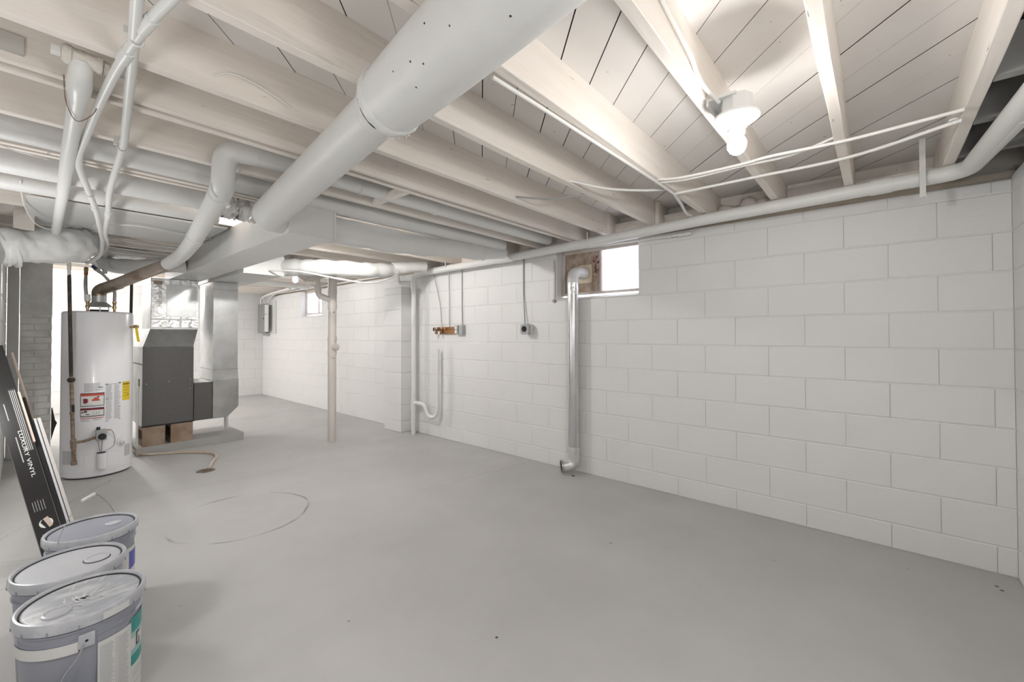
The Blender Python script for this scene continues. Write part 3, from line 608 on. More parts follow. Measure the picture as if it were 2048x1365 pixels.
c1 = hoseobj('grey braided hose left of the vent with copper fitting', [(HC[0]-.075, HC[1]-.01, 1.555), (HC[0]-.085, HC[1]-.01, 1.62), (HC[0]-.09, HC[1]-.02, 1.70), (.352, 5.25, 1.80)], COPPER, BRASS)
c1.part(MB().tube([(HC[0]-.075, HC[1]-.01, 1.55), (HC[0]-.078, HC[1]-.01, 1.61)], .021, 14), 'hose_sleeve', WPIPE)
hoseobj('grey braided hose behind the brown vent with blue tape', [(HC[0]+.105, HC[1]+.02, 1.555), (HC[0]+.10, HC[1]+.0, 1.66), (HC[0]+.05, HC[1]-.03, 1.76), (.425, 5.30, 1.83)], STEEL, mat('navy_tape', (.01, .03, .10), .5))

# gas pipe in front of the heater
gp = Root('gas_pipe', 'rusty black gas pipe standing in front of the water heater with a drip leg', 'pipe', loc=(.284, 5.1, .24))
gp.part(MB().tube([(.240, 5.1, 1.985), (.243, 5.1, 1.745)], .0125, 14), 'white_section', WPIPE)
gp.part(MB().tube([(.243, 5.1, 1.75), (.262, 5.1, .88)], .0125, 14), 'upper_pipe', BLACKI)
gp.part(MB().tube([(.262, 5.1, .90), (.278, 5.1, .33)], .0130, 14), 'lower_pipe', RUST)
gp.part(MB().tube([(.270, 5.1, .66), (.2725, 5.1, .58)], .0136, 14), 'black_band', BLACK)
gp.part(MB().tube([(.2615, 5.1, .885), (.2615, 5.1, .87), (.262, 5.1, .868), (.262, 5.1, .850)], [.020, .026, .026, .018], 14), 'union', BLACKI)
gp.part(MB().tube([(.278, 5.1, .37), (.2795, 5.1, .31)], .0185, 14), 'tee', RUST)
gp.part(MB().tube([(.2795, 5.1, .32), (.284, 5.1, .18)], .014, 14), 'drip_leg', RUST)
gp.part(MB().tube([(.283, 5.1, .185), (.2845, 5.1, .155)], .020, 12), 'cap', RUST)
gp.part(MB().tube([(.279, 5.1, .34), (.34, 5.09, .345), (.413, 5.10, .362)], .0115, 14), 'branch_pipe', RUST)
for z in (.60, .655): gp.part(MB().tube([(.2705, 5.1, z-.018), (.270, 5.1, z+.0)], .0165, 12), 'coupling', RUST) if z < .62 else None

# ---------------------------------------------------------------- furnace group
YF0 = 5.732
pd = MB().box((.76, YF0, 0), (1.728, 6.35, .085)).build('concrete_pad', CONC, label='low grey concrete pad under the furnace', cat='pad', bevel=.004)
def cmu(x0, x1, y0, y1, z0, z1, label):
    r_ = Root('concrete_block', label, 'block', loc=((x0+x1)/2, (y0+y1)/2, z0), group='blocks propping up the furnace')
    mb = MB(); mb.box((x0, y0, z0), (x1, y0+.03, z1)); mb.box((x0, y1-.03, z0), (x1, y1, z1)); mb.box((x0, y0+.03, z0), (x0+.03, y1-.03, z0+.04)); mb.box((x1-.03, y0+.03, z0), (x1, y1-.03, z1)); mb.box((x0, y0+.03, z1-.04), (x0+.03, y1-.03, z1)); mb.box((x0+.03, y0+.03, z0), (x1-.03, y1-.03, z0+.03))
    r_.part(mb, 'block_body', CBLK); return r_
cmu(.808, .992, YF0+.004, YF0+.38, .0855, .286, 'brown grey block under the left half of the furnace front')
cmu(1.040, 1.232, YF0+.004, YF0+.38, .0855, .286, 'stained brown block under the right half of the furnace front')
fu = Root('furnace', 'dark grey furnace cabinet standing on blocks', 'furnace', loc=(1.02, 6.0, .288))
fu.part(MB().box((.803, YF0+.012, .288), (1.236, 6.30, 1.122)), 'cabinet', GALVD, bevel=.003)
fu.part(MB().box((.806, YF0, .300), (1.234, YF0+.011, 1.118)), 'front_panel', FURN, bevel=.003)
fu.part(MB().box((.800, YF0-.001, .289), (1.242, YF0+.02, .299)), 'bottom_rail', GASK)
mb = MB()
for x, z in ((.835, .735), (1.02, .748), (1.205, .755), (1.205, .655)): mb.lathe([(.004, 0), (.003, .002), (0, .002)], (x, YF0-.0003, z), (0, -1, 0), 8)
fu.part(mb, 'screw', PVC)
fu.part(MB().box((.797, 5.9, .70), (.803, 5.95, .78)), 'side_plug', BLACK)
fu.part(MB().box((.800, 5.77, .93), (.8035, 6.28, .945)), 'side_seam', GASK)
fb = Root('filter_cabinet', 'small dark grey box between the furnace and the return duct', 'filter box', loc=(1.33, 6.0, .29))
fb.part(MB().box((1.244, YF0+.012, .29), (1.412, 6.28, .715)), 'cabinet', GALVD); fb.part(MB().box((1.246, YF0+.003, .294), (1.411, YF0+.0115, .708)), 'front_panel', FURN, bevel=.002)
pn = Root('supply_plenum', 'galvanised plenum with crinkled foil patches rising from the furnace', 'duct', loc=(1.05, 6.1, 1.125))
YP = 5.90
mb = MB(); mb.hexa([(.806, YF0+.003, 1.124), (1.232, YF0+.003, 1.124), (1.232, 6.29, 1.124), (.806, 6.29, 1.124), (.888, YP, 1.315), (1.306, YP, 1.315), (1.306, 6.40, 1.315), (.888, 6.40, 1.315)])
pn.part(mb, 'transition', GALV)
pn.part(MB().box((.889, YP, 1.3155), (1.305, 6.40, 1.864)), 'plenum_body', GALVD, bevel=.002)
pn.part(MB().box((.884, YP-.006, 1.308), (1.310, YP+.002, 1.322)), 'seam_flange', GALV)
o = MB().add([(.893+.412*i/14, YP-.004-.002*((i*7+j*3) % 3), 1.33+.53*j/12) for j in range(13) for i in range(15)], [(j*15+i, j*15+i+1, (j+1)*15+i+1, (j+1)*15+i) for j in range(12) for i in range(14)])
o = pn.part(o, 'foil_wrap', FOIL); disp(o, .003, .03, 3)
pn.part(MB().box((1.02, YP-.013, 1.45), (1.29, YP-.009, 1.80)), 'access_cover', GALV, bevel=.002)
pn.part(MB().box((.91, YP-.011, 1.795), (.985, YP-.008, 1.835)), 'brown_tape', mat('brown_tape', (.40, .33, .24), .5))
pn.part(MB().box((.893, YP-.0105, 1.41), (1.30, YP-.0085, 1.425)), 'cleat', GALVD)
rd2 = Root('return_duct', 'tall galvanised return duct with a clipped lower corner right of the furnace', 'duct', loc=(1.54, 6.0, .29))
rd2.part(MB().box((1.414, YF0, .848), (1.660, 6.29, 1.858)), 'upper_section', GALV, bevel=.002)
mb = MB(); mb.hexa([(1.414, YF0-.002, .73), (1.668, YF0-.004, .73), (1.668, 6.29, .73), (1.414, 6.29, .73), (1.414, YF0+.001, .846), (1.660, YF0+.001, .846), (1.660, 6.29, .846), (1.414, 6.29, .846)]); rd2.part(mb, 'offset_collar', GALV)
rd2.part(MB().prism([(1.415, YF0-.003, .291), (1.556, YF0-.003, .291), (1.670, YF0-.003, .406), (1.670, YF0-.003, .729), (1.415, YF0-.003, .729)], (0, .56, 0)), 'boot', GALVD, bevel=.002)
rd2.part(MB().box((1.409, YF0-.006, .842), (1.665, YF0+.004, .852)), 'drive_cleat', GALVD)
rd2.part(MB().box((1.41, YF0-.005, 1.765), (1.663, YF0+.004, 1.775)), 'drive_cleat', GALVD)
simple('pvc_leg', MB().tube([(1.66, 6.15, .086), (1.66, 6.15, .31)], .026, 18), PVC, 'short white pipe leg under the clipped corner of the return duct', 'pipe')
# takeoff to the left
tf = Root('takeoff_duct', 'white round branch leaving the far left side of the long trunk', 'duct', loc=(.8, 5.3, 1.80))
tf.part(MB().tube([(1.047, 5.2, 1.95), (.94, 5.22, 1.935), (.86, 5.25, 1.92)], [.088, .075, .070], 26), 'reducer', DUCTP)
o = tf.part(MB().tube(spline([(.88, 5.24, 1.925), (.76, 5.35, 1.90), (.62, 5.62, 1.92), (.5, 5.9, 1.97)], 8), .072, 26), 'insulated_sleeve', WRAP); disp(o, .008, .07, 8)
# pipe and thermostat cable left of the furnace
simple('gas_pipe', MB().tube([(.745, 6.0, 2.0), (.745, 6.0, 1.70), (.742, 6.0, 1.35), (.795, 6.0, 1.34)], .013, 12), BLACKI, 'black iron pipe dropping between the heater and the plenum', 'pipe')
simple('condensate_line', MB().tube([(.775, 5.80, .10), (.775, 5.80, .66), (.785, 5.80, .70)], .011, 10), PVC, 'thin white drain line down the left side of the furnace', 'pipe')
hs = spline([(.745, 5.92, .11), (.745, 5.80, .05), (.82, 5.70, .02), (.93, 5.65, .012), (1.06, 5.56, .012), (1.2, 5.42, .012), (1.292, 5.26, .012), (1.285, 5.08, .014), (1.20, 4.86, .02), (1.135, 4.70, .015)], 8)
simple('drain_hose', MB().tube(hs, .0115, 12), HOSE, 'stained off-white hose curling across the floor to the drain', 'hose')
dr = Root('floor_drain', 'small rusty floor drain at the end of the hose', 'drain', loc=(1.10, 4.66, 0))
dr.part(MB().lathe([(.075, .0005), (.062, .003), (.05, .002)], (1.10, 4.66, 0), n=28), 'rim', mat('dirty_rim', (.12, .10, .085), .8, bump=.6, col2=(.28, .26, .24), vscale=30))
dr.part(MB().lathe([(.05, .0012), (0, .0012)], (1.10, 4.66, 0), n=24), 'hole', DARK)
mb = MB()
for q in range(-3, 4): l = sqrt(.0025-(q*.013)**2) if abs(q*.013) < .05 else 0; mb.box((1.10-l, 4.66+q*.013-.002, .001), (1.10+l, 4.66+q*.013+.002, .003))
dr.part(mb, 'grate', RUST)

# ---------------------------------------------------------------- chimney
ch = empty('chimney', 'grey washed brick chimney stack behind the leaning cartons', 'chimney', loc=(.07, 6.8, 0))
def chp(mb, name, M, **k):
    o = mb.build(name, M, **k); o.parent = ch; o.matrix_parent_inverse = Matrix.Translation(-Vector(ch.location)); return o
chp(MB().box((-.026, 6.606, .01), (.192, 7.05, 2.08)), 'core', CHIMB)
z = .0; k = 0
brk = {}
while z < 1.46:
    x = -.03-(.1 if k % 2 else 0)
    while x < .195:
        a, b = max(x, -.03), min(x+.2, .196)
        if b-a > .03:
            mb = MB(); j = random.uniform(-.002, .002); mb.add([(a+.005, 6.6+j, z+.007), (b-.005, 6.6+j, z+.007), (b-.005, 6.6+j, z+.062), (a+.005, 6.6+j, z+.062), (a+.002, 6.605, z+.003), (b-.002, 6.605, z+.003), (b-.002, 6.605, z+.066), (a+.002, 6.605, z+.066)], [(0, 1, 2, 3), (4, 5, 1, 0), (5, 6, 2, 1), (6, 7, 3, 2), (7, 4, 0, 3), (4, 7, 6, 5)])
            chp(mb, 'brick', CHIM)
        x += .2
    z += .068; k += 1
chp(MB().box((-.03, 6.601, 1.46), (.195, 6.607, 2.08)), 'parging', CHIMB)
simple('chimney_side_strip', MB().box((-.112, 6.56, 0), (-.034, 6.75, 2.04)), mat('light_grey_block', (.60, .60, .58), .7, bump=.3, var=.1), 'pale grey masonry strip between the left wall and the chimney', 'pilaster', bevel=.006)
simple('dark_scrap', MB().prism([(.197, 6.62, .13), (.225, 6.62, .26), (.240, 6.62, .31), (.226, 6.62, .34), (.205, 6.62, .47), (.197, 6.62, .48)], (0, .02, 0)), BLACK, 'ragged black scrap leaning at the foot of the chimney', 'scrap')

# ---------------------------------------------------------------- drain line along the right wall
dp = Root('drain_pipe', 'long white drain pipe running under the joists along the block wall', 'pipe', loc=(3.1, 2.0, 2.0))
dp.part(MB().tube([(3.035, -.30, 2.048), (3.06, .11, 2.046), (3.09, .93, 2.040), (3.12, 1.7, 2.022), (3.16, 2.85, 2.008), (3.195, 4.33, 2.004)], .0385, 22), 'pipe_section', WPIPE)
dp.part(MB().tube(fillet([(3.045, -.14, 2.047), (3.025, -.345, 2.046), (2.35, -.405, 2.040)], .10, 8), .0395, 22), 'elbow', WPIPE)
dp.part(MB().tube([(2.90, -.352, 2.043), (1.7, -.43, 2.036)], .0385, 22), 'pipe_section', WPIPE)
for a, b in (((3.049, -.07, 2.047), (3.054, .02, 2.047)), ((3.155, 2.70, 2.010), (3.163, 2.90, 2.008))): dp.part(MB().tube([a, b], .0425, 22), 'coupling', WPIPE)
for (x, y, z) in ((3.125, 1.83, 2.020), (3.158, 2.80, 2.009), (3.182, 3.72, 2.005)):
    mb = MB(); mb.lathe([(.0405, -.005), (.0425, -.005), (.0425, .005), (.0405, .005), (.0405, -.005)], (x, y, z), (0, 1, 0), 22); mb.tube([(x-.04, y, z), (x-.044, y, z+.08)], .004, 6)
    dp.part(mb, 'pipe_strap', WPIPE)
# strut with holes near the corner
st = MB(); st.prism([(2.52, -.248, 2.20), (2.545, -.248, 2.20), (2.60, -.248, 1.955), (2.575, -.248, 1.955)], (0, .006, 0))
simple('perforated_strap', MB().box((2.978, -.195, 1.935), (2.990, -.172, 2.235)), WPAINT, 'white perforated hanger strap beside the last joist', 'strap')
# stack with tee, standpipe and trap
sk = Root('drain_stack', 'white vertical drain pipe beside the pilaster with a trap and open standpipe', 'pipe', loc=(3.215, 4.40, 0))
sx, sy = 3.205, 4.405
sk.part(MB().tube([(sx, sy, 0), (sx, sy, 1.93)], .0275, 20), 'stack_pipe', PVC)
sk.part(MB().tube([(sx, sy, .29), (sx, sy, .44)], .0315, 20), 'tee', PVC)
sk.part(MB().tube(fillet([(sx, sy, 1.84), (sx, sy, 1.99), (sx-.003, 4.25, 2.004)], .06, 6), .034, 20), 'top_elbow', PVC)
sk.part(MB().tube([(sx, sy, 1.80), (sx, sy, 1.86)], .033, 20), 'coupling', PVC)
sk.part(MB().tube([(sx, sy-.02, .395), (sx, 4.33, .395)], .0225, 18), 'trap_nut', PVC)
sk.part(MB().tube(fillet([(sx+.005, 4.36, .395), (sx+.01, 4.205, .395), (sx+.012, 4.155, .30), (sx+.012, 4.12, .255), (sx+.012, 4.02, .25), (sx+.012, 3.955, .30), (sx+.012, 3.95, .42)], [.06, .06, .05, .06, .07], 6), .0235, 18), 'trap', PVC)
sk.part(MB().tube([(sx+.012, 3.95, .38), (sx+.012, 3.95, 1.075)], .0215, 18), 'standpipe', PVC)
mb = MB(); mb.tube(fillet([(3.10, 4.62, 2.03), (3.12, 4.60, 1.90), (3.19, 4.43, 1.905)], .05, 5), .0225, 14); sk.part(mb, 'side_branch', PVC)
# small supply pipe under the sill
sp = Root('small_pipe', 'thin white pipe with end caps above the window', 'pipe', loc=(3.27, 1.5, 1.98))
sp.part(MB().tube([(3.255, 1.12, 2.000), (3.255, 2.9, 2.035)], .011, 12), 'pipe_section', WPIPE)
for y in (1.06, 1.10, 1.19): sp.part(MB().tube([(3.255, y, 2.0), (3.255, y+.028, 2.0)], .0165, 12), 'fitting', WPIPE)
sp.part(MB().tube([(3.255, 1.04, 2.0), (3.255, 1.14, 2.0)], .013, 12), 'end_pipe', WPIPE)

# ---------------------------------------------------------------- post (iron stack) in the middle
ps = Root('soil_stack', 'free-standing off-white iron stack with a cleanout and a branch near the ceiling', 'pipe', loc=(2.38, 4.86, 0))
IRON = mat('offwhite_iron_paint', (.66, .62, .585), .55, bump=.3, bscale=40, speck=.3, speckcol=(.3, .22, .16), speckscale=20)
def seg(z0, z1, r_, nm, M=IRON): ps.part(MB().tube([(2.379, 4.86, z0), (2.379, 4.86, z1)], r_, 24), nm, M)
seg(0, 1.01, .046, 'lower_pipe'); seg(1.01, 1.05, .0505, 'hub'); seg(1.05, 1.19, .048, 'cleanout_tee'); seg(1.19, 1.225, .052, 'hub'); seg(1.225, 1.555, .0445, 'middle_pipe'); seg(1.555, 1.61, .0515, 'hub')
seg(1.61, 1.745, .048, 'branch_tee'); seg(1.745, 1.76, .053, 'hub'); seg(1.76, ZP, .049, 'upper_pipe')
d = Vector((-.12, -1, 0)).normalized(); d = Vector((.25, -.95, 0)).normalized()
ps.part(MB().tube([Vector((2.379, 4.86, 1.10)), Vector((2.379, 4.86, 1.10))+d*.075], .041, 22), 'cleanout_hub', IRON)
c_ = Vector((2.379, 4.86, 1.10))+d*.075
ps.part(MB().tube([c_, c_+d*.012], .034, 20), 'cleanout_plug', IRON); ps.part(MB().obb(c_+d*.02, Vector((.9, .24, .3)).normalized()*.014, d*.01, Vector((-.3, 0, .95)).normalized()*.012), 'plug_nut', IRON, bevel=.002)
ps.part(MB().tube(fillet([(2.37, 4.86, 1.655), (2.30, 4.87, 1.675), (2.225, 4.88, 1.70), (2.215, 4.88, 1.80)], [.04, .05], 6), .034, 20), 'branch_elbow', IRON)
ps.part(MB().tube([(2.215, 4.88, 1.775), (2.215, 4.88, 1.80)], .039, 20), 'hub', IRON); ps.part(MB().tube([(2.215, 4.88, 1.79), (2.212, 4.88, 2.26)], .028, 20), 'branch_pipe', IRON)
tp = Root('trap_fitting', 'curved grey-white drain fitting hanging under the joists left of the stack', 'pipe', loc=(2.1, 4.9, 1.9))
tp.part(MB().tube(fillet([(2.0, 4.92, 2.2), (2.02, 4.92, 1.93), (2.16, 4.91, 1.90), (2.33, 4.90, 1.985)], .11, 7), .052, 22), 'bend', IRON)
tp.part(MB().tube([(2.085, 4.915, 1.905), (2.10, 4.915, 1.905)], .057, 22), 'hub', IRON)

# ---------------------------------------------------------------- dryer duct
dd = Root('dryer_duct', 'shiny galvanised dryer duct standing against the block wall', 'duct', loc=(3.235, 2.065, .02))
DX, DY = 3.228, 2.063
dd.part(MB().lathe([(.050, .155), (.050, .16), (.0505, 1.665), (.0505, 1.67)], (DX, DY, 0), n=36), 'straight_section', mat('bright_galvanised', (.70, .71, .71), .24, metal=.95, var=.12, vscale=8))
dd.part(MB().tube([(DX, DY, .15), (DX, DY, 1.67)], .0495, 30), 'liner', GALVD)
o = dd.part(MB().tube(fillet([(DX, DY, .24), (DX, DY, .075), (3.155, 2.135, .068)], .05, 8), .0535, 28), 'bottom_elbow', FOIL); disp(o, .0015, .03, 1)
dE = Vector((3.155-DX, 2.135-DY, -.007)).normalized(); e0 = Vector((3.155, 2.135, .068))
dd.part(MB().lathe([(.0535, -.01), (.055, 0), (.055, .012), (.050, .012), (.050, -.02)], e0, dE, 30), 'opening_rim', GALV)
dd.part(MB().lathe([(.0495, .004), (0, .004)], e0, dE, 28), 'dark_opening', DARK)
dd.part(MB().tube([(DX, DY, 1.60), (DX, DY, 1.705)], .0525, 30), 'joint_sleeve', FOIL)
WS = mat('white_satin_sheet', (.70, .70, .69), .45)
dd.part(MB().tube(fillet([(DX, DY, 1.70), (DX, DY, 1.805), (3.384, 2.035, 1.805)], .085, 10), .0515, 30), 'top_elbow', WS)
for z in (1.705, 1.745): dd.part(MB().tube([(DX, DY, z), (DX, DY, z+.006)], .0535, 30), 'joint_ring', WS)
dd.part(MB().lathe([(.004, 0), (.003, .003), (0, .003)], (DX-.051, DY-.012, 1.66), (-1, -.2, 0), 8), 'screw', GALVD)

# ---------------------------------------------------------------- washer hook-up
mf = Root('faucet_board', 'brown board on the wall with two laundry faucets and hanging tags', 'faucet board', loc=(3.29, 3.89, 1.25))
mf.part(MB().box((3.275, 3.705, 1.252), (3.298, 4.075, 1.335)), 'board', WOODB, bevel=.003)
for (y, nm) in ((4.045, 0), (3.955, 1)):
    mf.part(MB().tube([(3.275, y-.04, 1.305), (3.235, y-.035, 1.305)], .012, 12), 'valve_body', COPPER)
    mf.part(MB().tube([(3.255, y-.035, 1.33), (3.245, y-.035, 1.285)], .010, 12), 'spout', BRASS)
    mb = MB(); mb.lathe([(.022, -.004), (.026, 0), (.022, .004), (.016, .004), (.012, 0), (.016, -.004), (.022, -.004)], (3.215, y-.025, 1.308), (-1, .3, 0), 20); mb.lathe([(.007, -.006), (.007, .012), (0, .012)], (3.22, y-.027, 1.308), (-1, .3, 0), 10); mb.obb((3.215, y-.025, 1.308), (.001, .004, 0), (0, .018, 0), (0, 0, .003)); mb.obb((3.215, y-.025, 1.308), (.001, .004, 0), (0, .003, 0), (0, 0, .018))
    mf.part(mb, 'handwheel', mat('navy_handwheel', (.02, .025, .05), .35))
    mf.part(MB().box((3.212, y-.045, 1.245), (3.215, y-.015, 1.29)), 'tag', WHITE)
    mf.part(MB().lathe([(.003, 0), (0, .0005)], (3.2118, y-.03, 1.262), (-1, 0, 0), 8), 'tag_print', INKD)
mf.part(MB().tube([(3.27, 3.86, 1.315), (3.24, 3.85, 1.315)], .011, 10), 'valve_body', BRASS)
mf.part(MB().obb((3.24, 3.875, 1.285), (.004, 0, 0), (0, .02, .02), (0, -.004, .004)), 'lever', mat('dark_bronze', (.13, .08, .05), .4, metal=.6))
for (lb, pts, r_) in (('thin white copper line curving down to the left faucet', [(3.285, 4.14, 2.03), (3.285, 4.09, 1.90), (3.28, 3.995, 1.62), (3.275, 3.965, 1.42), (3.27, 3.95, 1.335)], .008),
                  ('thin white copper line going straight down to the middle faucet', [(3.285, 3.835, 2.03), (3.285, 3.83, 1.7), (3.28, 3.82, 1.335)], .0085)):
    simple('supply_line', MB().tube(spline(pts, 6), r_, 10), WPIPE, lb, 'pipe')
ob = Root('outlet_box', 'grey utility box with a white double outlet at the right end of the brown board', 'outlet', loc=(3.28, 3.61, 1.24))
ob.part(MB().box((3.245, 3.555, 1.245), (3.297, 3.615, 1.355)), 'box', GBOX, bevel=.004); ob.part(MB().box((3.235, 3.618, 1.25), (3.297, 3.675, 1.352)), 'cover_plate', GBOX, bevel=.006)
for z in (1.278, 1.324): ob.part(MB().lathe([(.017, 0), (.016, .004), (0, .004)], (3.2348, 3.646, z), (-1, 0, 0), 16), 'receptacle', WHITE)
simple('conduit', MB().tube(spline([(3.292, 3.605, 2.035), (3.292, 3.605, 1.6), (3.29, 3.60, 1.50), (3.288, 3.598, 1.355)], 5), .0055, 8), mat('grey_conduit', (.36, .36, .355), .5), 'thin grey cable dropping to the outlet at the brown board', 'cable')
rb = Root('range_outlet', 'round black outlet on a grey box at the end of a single cable', 'outlet', loc=(3.27, 2.62, 1.24))
oc = []
for (dy, dz) in ((-.035, -.052), (.035, -.052), (.052, -.035), (.052, .035), (.035, .052), (-.035, .052), (-.052, .035), (-.052, -.035)): oc.append((3.215, 2.618+dy, 1.296+dz))
rb.part(MB().prism(oc, (.035, 0, 0)), 'cover', GBOX, bevel=.003); rb.part(MB().box((3.251, 2.572, 1.25), (3.298, 2.660, 1.343)), 'back_box', WPAINT, bevel=.003)
rb.part(MB().lathe([(.030, 0), (.029, .005), (0, .003)], (3.2148, 2.622, 1.298), (-1, 0, 0), 24), 'receptacle', BLACK)
simple('conduit', MB().tube(spline([(3.290, 2.69, 2.035), (3.290, 2.69, 1.7), (3.288, 2.685, 1.60), (3.27, 2.655, 1.343)], 6), .006, 8), mat('grey_conduit', (.36, .36, .355), .5), 'grey cable running down the wall to the round black outlet', 'cable')
ws_ = Root('wood_bracket', 'small brown wooden bracket with a knob left of the dryer duct top', 'bracket', loc=(3.28, 2.32, 1.55))
ws_.part(MB().box((3.285, 2.305, 1.58), (3.299, 2.32, 1.95)), 'stick', FRAME); ws_.part(MB().lathe([(.018, 0), (.014, .018), (0, .02)], (3.298, 2.318, 1.56), (-1, 0, 0), 12), 'knob', BARE)

# ---------------------------------------------------------------- lamps
def fixture(label, c, BM, wall=False):
    f = Root('ceiling_light', label, 'light', loc=c)
    x, y, z = c      # centre of the porcelain disc
    f.part(MB().lathe([(.050, .022), (.052, .03), (.052, .085), (0, .085)], c, n=8), 'octagon_box', WPAINT)
    f.part(MB().lathe([(.030, -.028), (.040, -.010), (.068, .004), (.074, .010), (.074, .018), (.060, .022), (0, .022)], c, n=40), 'porcelain_base', PVC)
    f.part(MB().lathe([(.019, -.045), (.026, -.045), (.029, -.026), (.029, -.010), (.02, 0)], c, n=24), 'socket', PVC)
    bl = MB().lathe([(0, -.118), (.012, -.116), (.023, -.108), (.030, -.094), (.0315, -.080), (.028, -.066), (.019, -.052), (.014, -.044), (0, -.044)], c, n=20)
    f.part(bl, 'bulb', BM)
    return f
fixture('lit bare bulb on a porcelain base under the joists near the camera', (1.660, .372, 2.0), BULBM)
fixture('lit bare bulb far away by the electrical panel', (2.305, 5.72, 2.045), BULBM2)
fixture('lit bulb tucked in the joist bay behind the end of the supply trunk', (1.60, 3.58, 2.18), BULBM3)
simple('lamp_bracket', MB().box((1.60, .36, 2.075), (1.74, .45, 2.084)).box((1.60, .45, 2.06), (1.74, .457, 2.12)), WPAINT, 'white bracket holding the near light box to the joist', 'bracket')
# ---------------------------------------------------------------- cables
def cable(label, pts, r_=.006, n=8, M=CABLE, name='cable', cat='cable', sc=2): return simple(name, MB().tube(spline(pts, n), r_, 10), M, label, cat)
cable('white cable crossing under the joists nearest the wall, upper one', [(2.25, .92, 2.09), (2.29, .78, 2.079), (2.30, .50, 2.077), (2.29, .37, 2.078), (2.315, .08, 2.077), (2.285, -.255, 2.077)], .007)
cable('white cable crossing under the joists below the upper one', [(2.30, .93, 2.088), (2.34, .76, 2.08), (2.33, .50, 2.078), (2.40, .30, 2.10), (2.34, .12, 2.115)], .006)
cable('long white cable from the third joist across to the corner', [(2.515, .90, 2.074), (2.52, .5, 2.072), (2.53, .09, 2.073), (2.38, -.26, 2.073)], .0075)
cable('white cable stapled along the underside edge of the third joist', [(.985, .935, 2.075), (1.25, .925, 2.074), (1.47, .918, 2.072), (1.8, .915, 2.076), (2.2, .905, 2.076), (2.52, .90, 2.072)], .0075)
cable('short white cable bending from the third joist down to the drain pipe', [(2.52, .90, 2.07), (2.72, .93, 2.065), (2.90, .96, 2.055), (3.03, .97, 2.07)], .0085)
cable('white cable draped on the side of the joist above the near bulb', [(1.02, .452, 2.24), (1.15, .45, 2.19), (1.38, .445, 2.14), (1.52, .45, 2.11), (1.62, .42, 2.07)], .007)
cable('small looping cable on the fourth joist', [(1.98, 1.29, 2.10), (2.15, 1.15, 2.068), (2.32, 1.02, 2.072), (2.45, .93, 2.09)], .007)
cable('thin strap crossing between the fourth and fifth joists', [(2.02, 1.712, 2.11), (2.10, 1.52, 2.075), (2.19, 1.32, 2.078)], .006, M=GBOX)
cable('white cable sagging between the trunk duct and the wall', [(1.64, 4.7, 1.905), (1.80, 4.35, 1.875), (2.02, 4.0, 1.795), (2.34, 3.95, 1.78), (2.68, 4.05, 1.89), (2.88, 4.15, 2.0), (2.95, 4.2, 2.08)], .008)
for i, (lb, o1, o2) in enumerate((('uppermost of the thin cables bundled below the white sheet', 4.92, 2.057), ('second of the thin cables bundled below the white sheet', 5.12, 2.055), ('third of the thin cables bundled below the white sheet', 5.3, 2.045), ('lowest of the thin cables bundled below the white sheet', 5.42, 2.03))):
    cable(lb, [(.35, o1-.1, o2+.005), (.6, o1, o2-.01*(i % 2)), (.85, o1+.05, o2+.004), (1.04, o1+.02, o2)], .006)
cable('thin white cable looping below the joists at the far left', [(-.10, 2.82, 2.06), (-.03, 2.78, 2.03), (.03, 2.76, 2.02), (.065, 2.82, 2.035), (.055, 2.93, 2.065)], .0028)
cable('thin white cable hanging across the beige cover plate', [(-.02, 3.45, 2.07), (-.015, 3.75, 2.05), (.0, 4.0, 2.03), (.04, 4.2, 1.985), (.09, 4.3, 1.975), (.135, 4.36, 1.985)], .0035)
cable('loop of thin wire around the white iron pipe', [(.075, 1.94, 2.065), (.085, 2.04, 2.02), (.115, 2.14, 2.0), (.15, 2.10, 2.02), (.165, 2.06, 2.05)], .0016, M=RUST)
cable('curl of thin wire and tape on the side of the second joist', [(.42, 1.705, 2.13), (.47, 1.700, 2.155), (.56, 1.702, 2.15), (.66, 1.704, 2.12)], .003)
cable('white thermostat wire running right above the water pipes', [(.37, 4.15, 2.03), (.55, 4.1, 2.045), (.80, 4.2, 2.055), (1.04, 4.3, 2.065)], .0055)
simple('staple_ring', MB().lathe([(.010, -.003), (.014, -.003), (.014, .003), (.010, .003), (.010, -.003)], (2.375, -.235, 2.078), (0, 0, 1), 16), PVC, 'small white ring on the underside of the last joist', 'ring')
simple('wood_cleat', MB().box((-.30, 1.995, 2.11), (-.008, 2.0095, 2.165)), TRIMW, 'white painted cleat on the joist side at the upper left edge', 'cleat')
cable('short wire poking from the pipe end near the wall', [(3.03, 3.0, 2.03), (2.93, 2.98, 2.06), (2.90, 2.98, 2.07)], .006)

# ---------------------------------------------------------------- electrical panel and far wiring
ep = Root('electrical_panel', 'grey electrical panel on the far right wall with an open white cover', 'electrical panel', loc=(3.26, 9.5, 1.29))
ep.part(MB().box((3.20, 9.42, 1.295), (3.298, 9.80, 1.885)), 'box', mat('panel_grey', (.33, .335, .34), .4, metal=.3), bevel=.005)
ep.part(MB().box((3.195, 9.24, 1.312), (3.215, 9.41, 1.862)), 'door', WPAINT, bevel=.003)
ep.part(MB().box((3.188, 9.35, 1.66), (3.196, 9.37, 1.68)), 'latch', INKD); ep.part(MB().box((3.193, 9.47, 1.57), (3.2, 9.49, 1.60)), 'latch', INKD)
ep.part(MB().box((3.285, 9.08, 1.27), (3.298, 9.86, 1.93)), 'back_board', WPAINT); ep.part(MB().box((3.24, 9.40, 1.235), (3.298, 9.64, 1.29)), 'lower_box', GBOX)
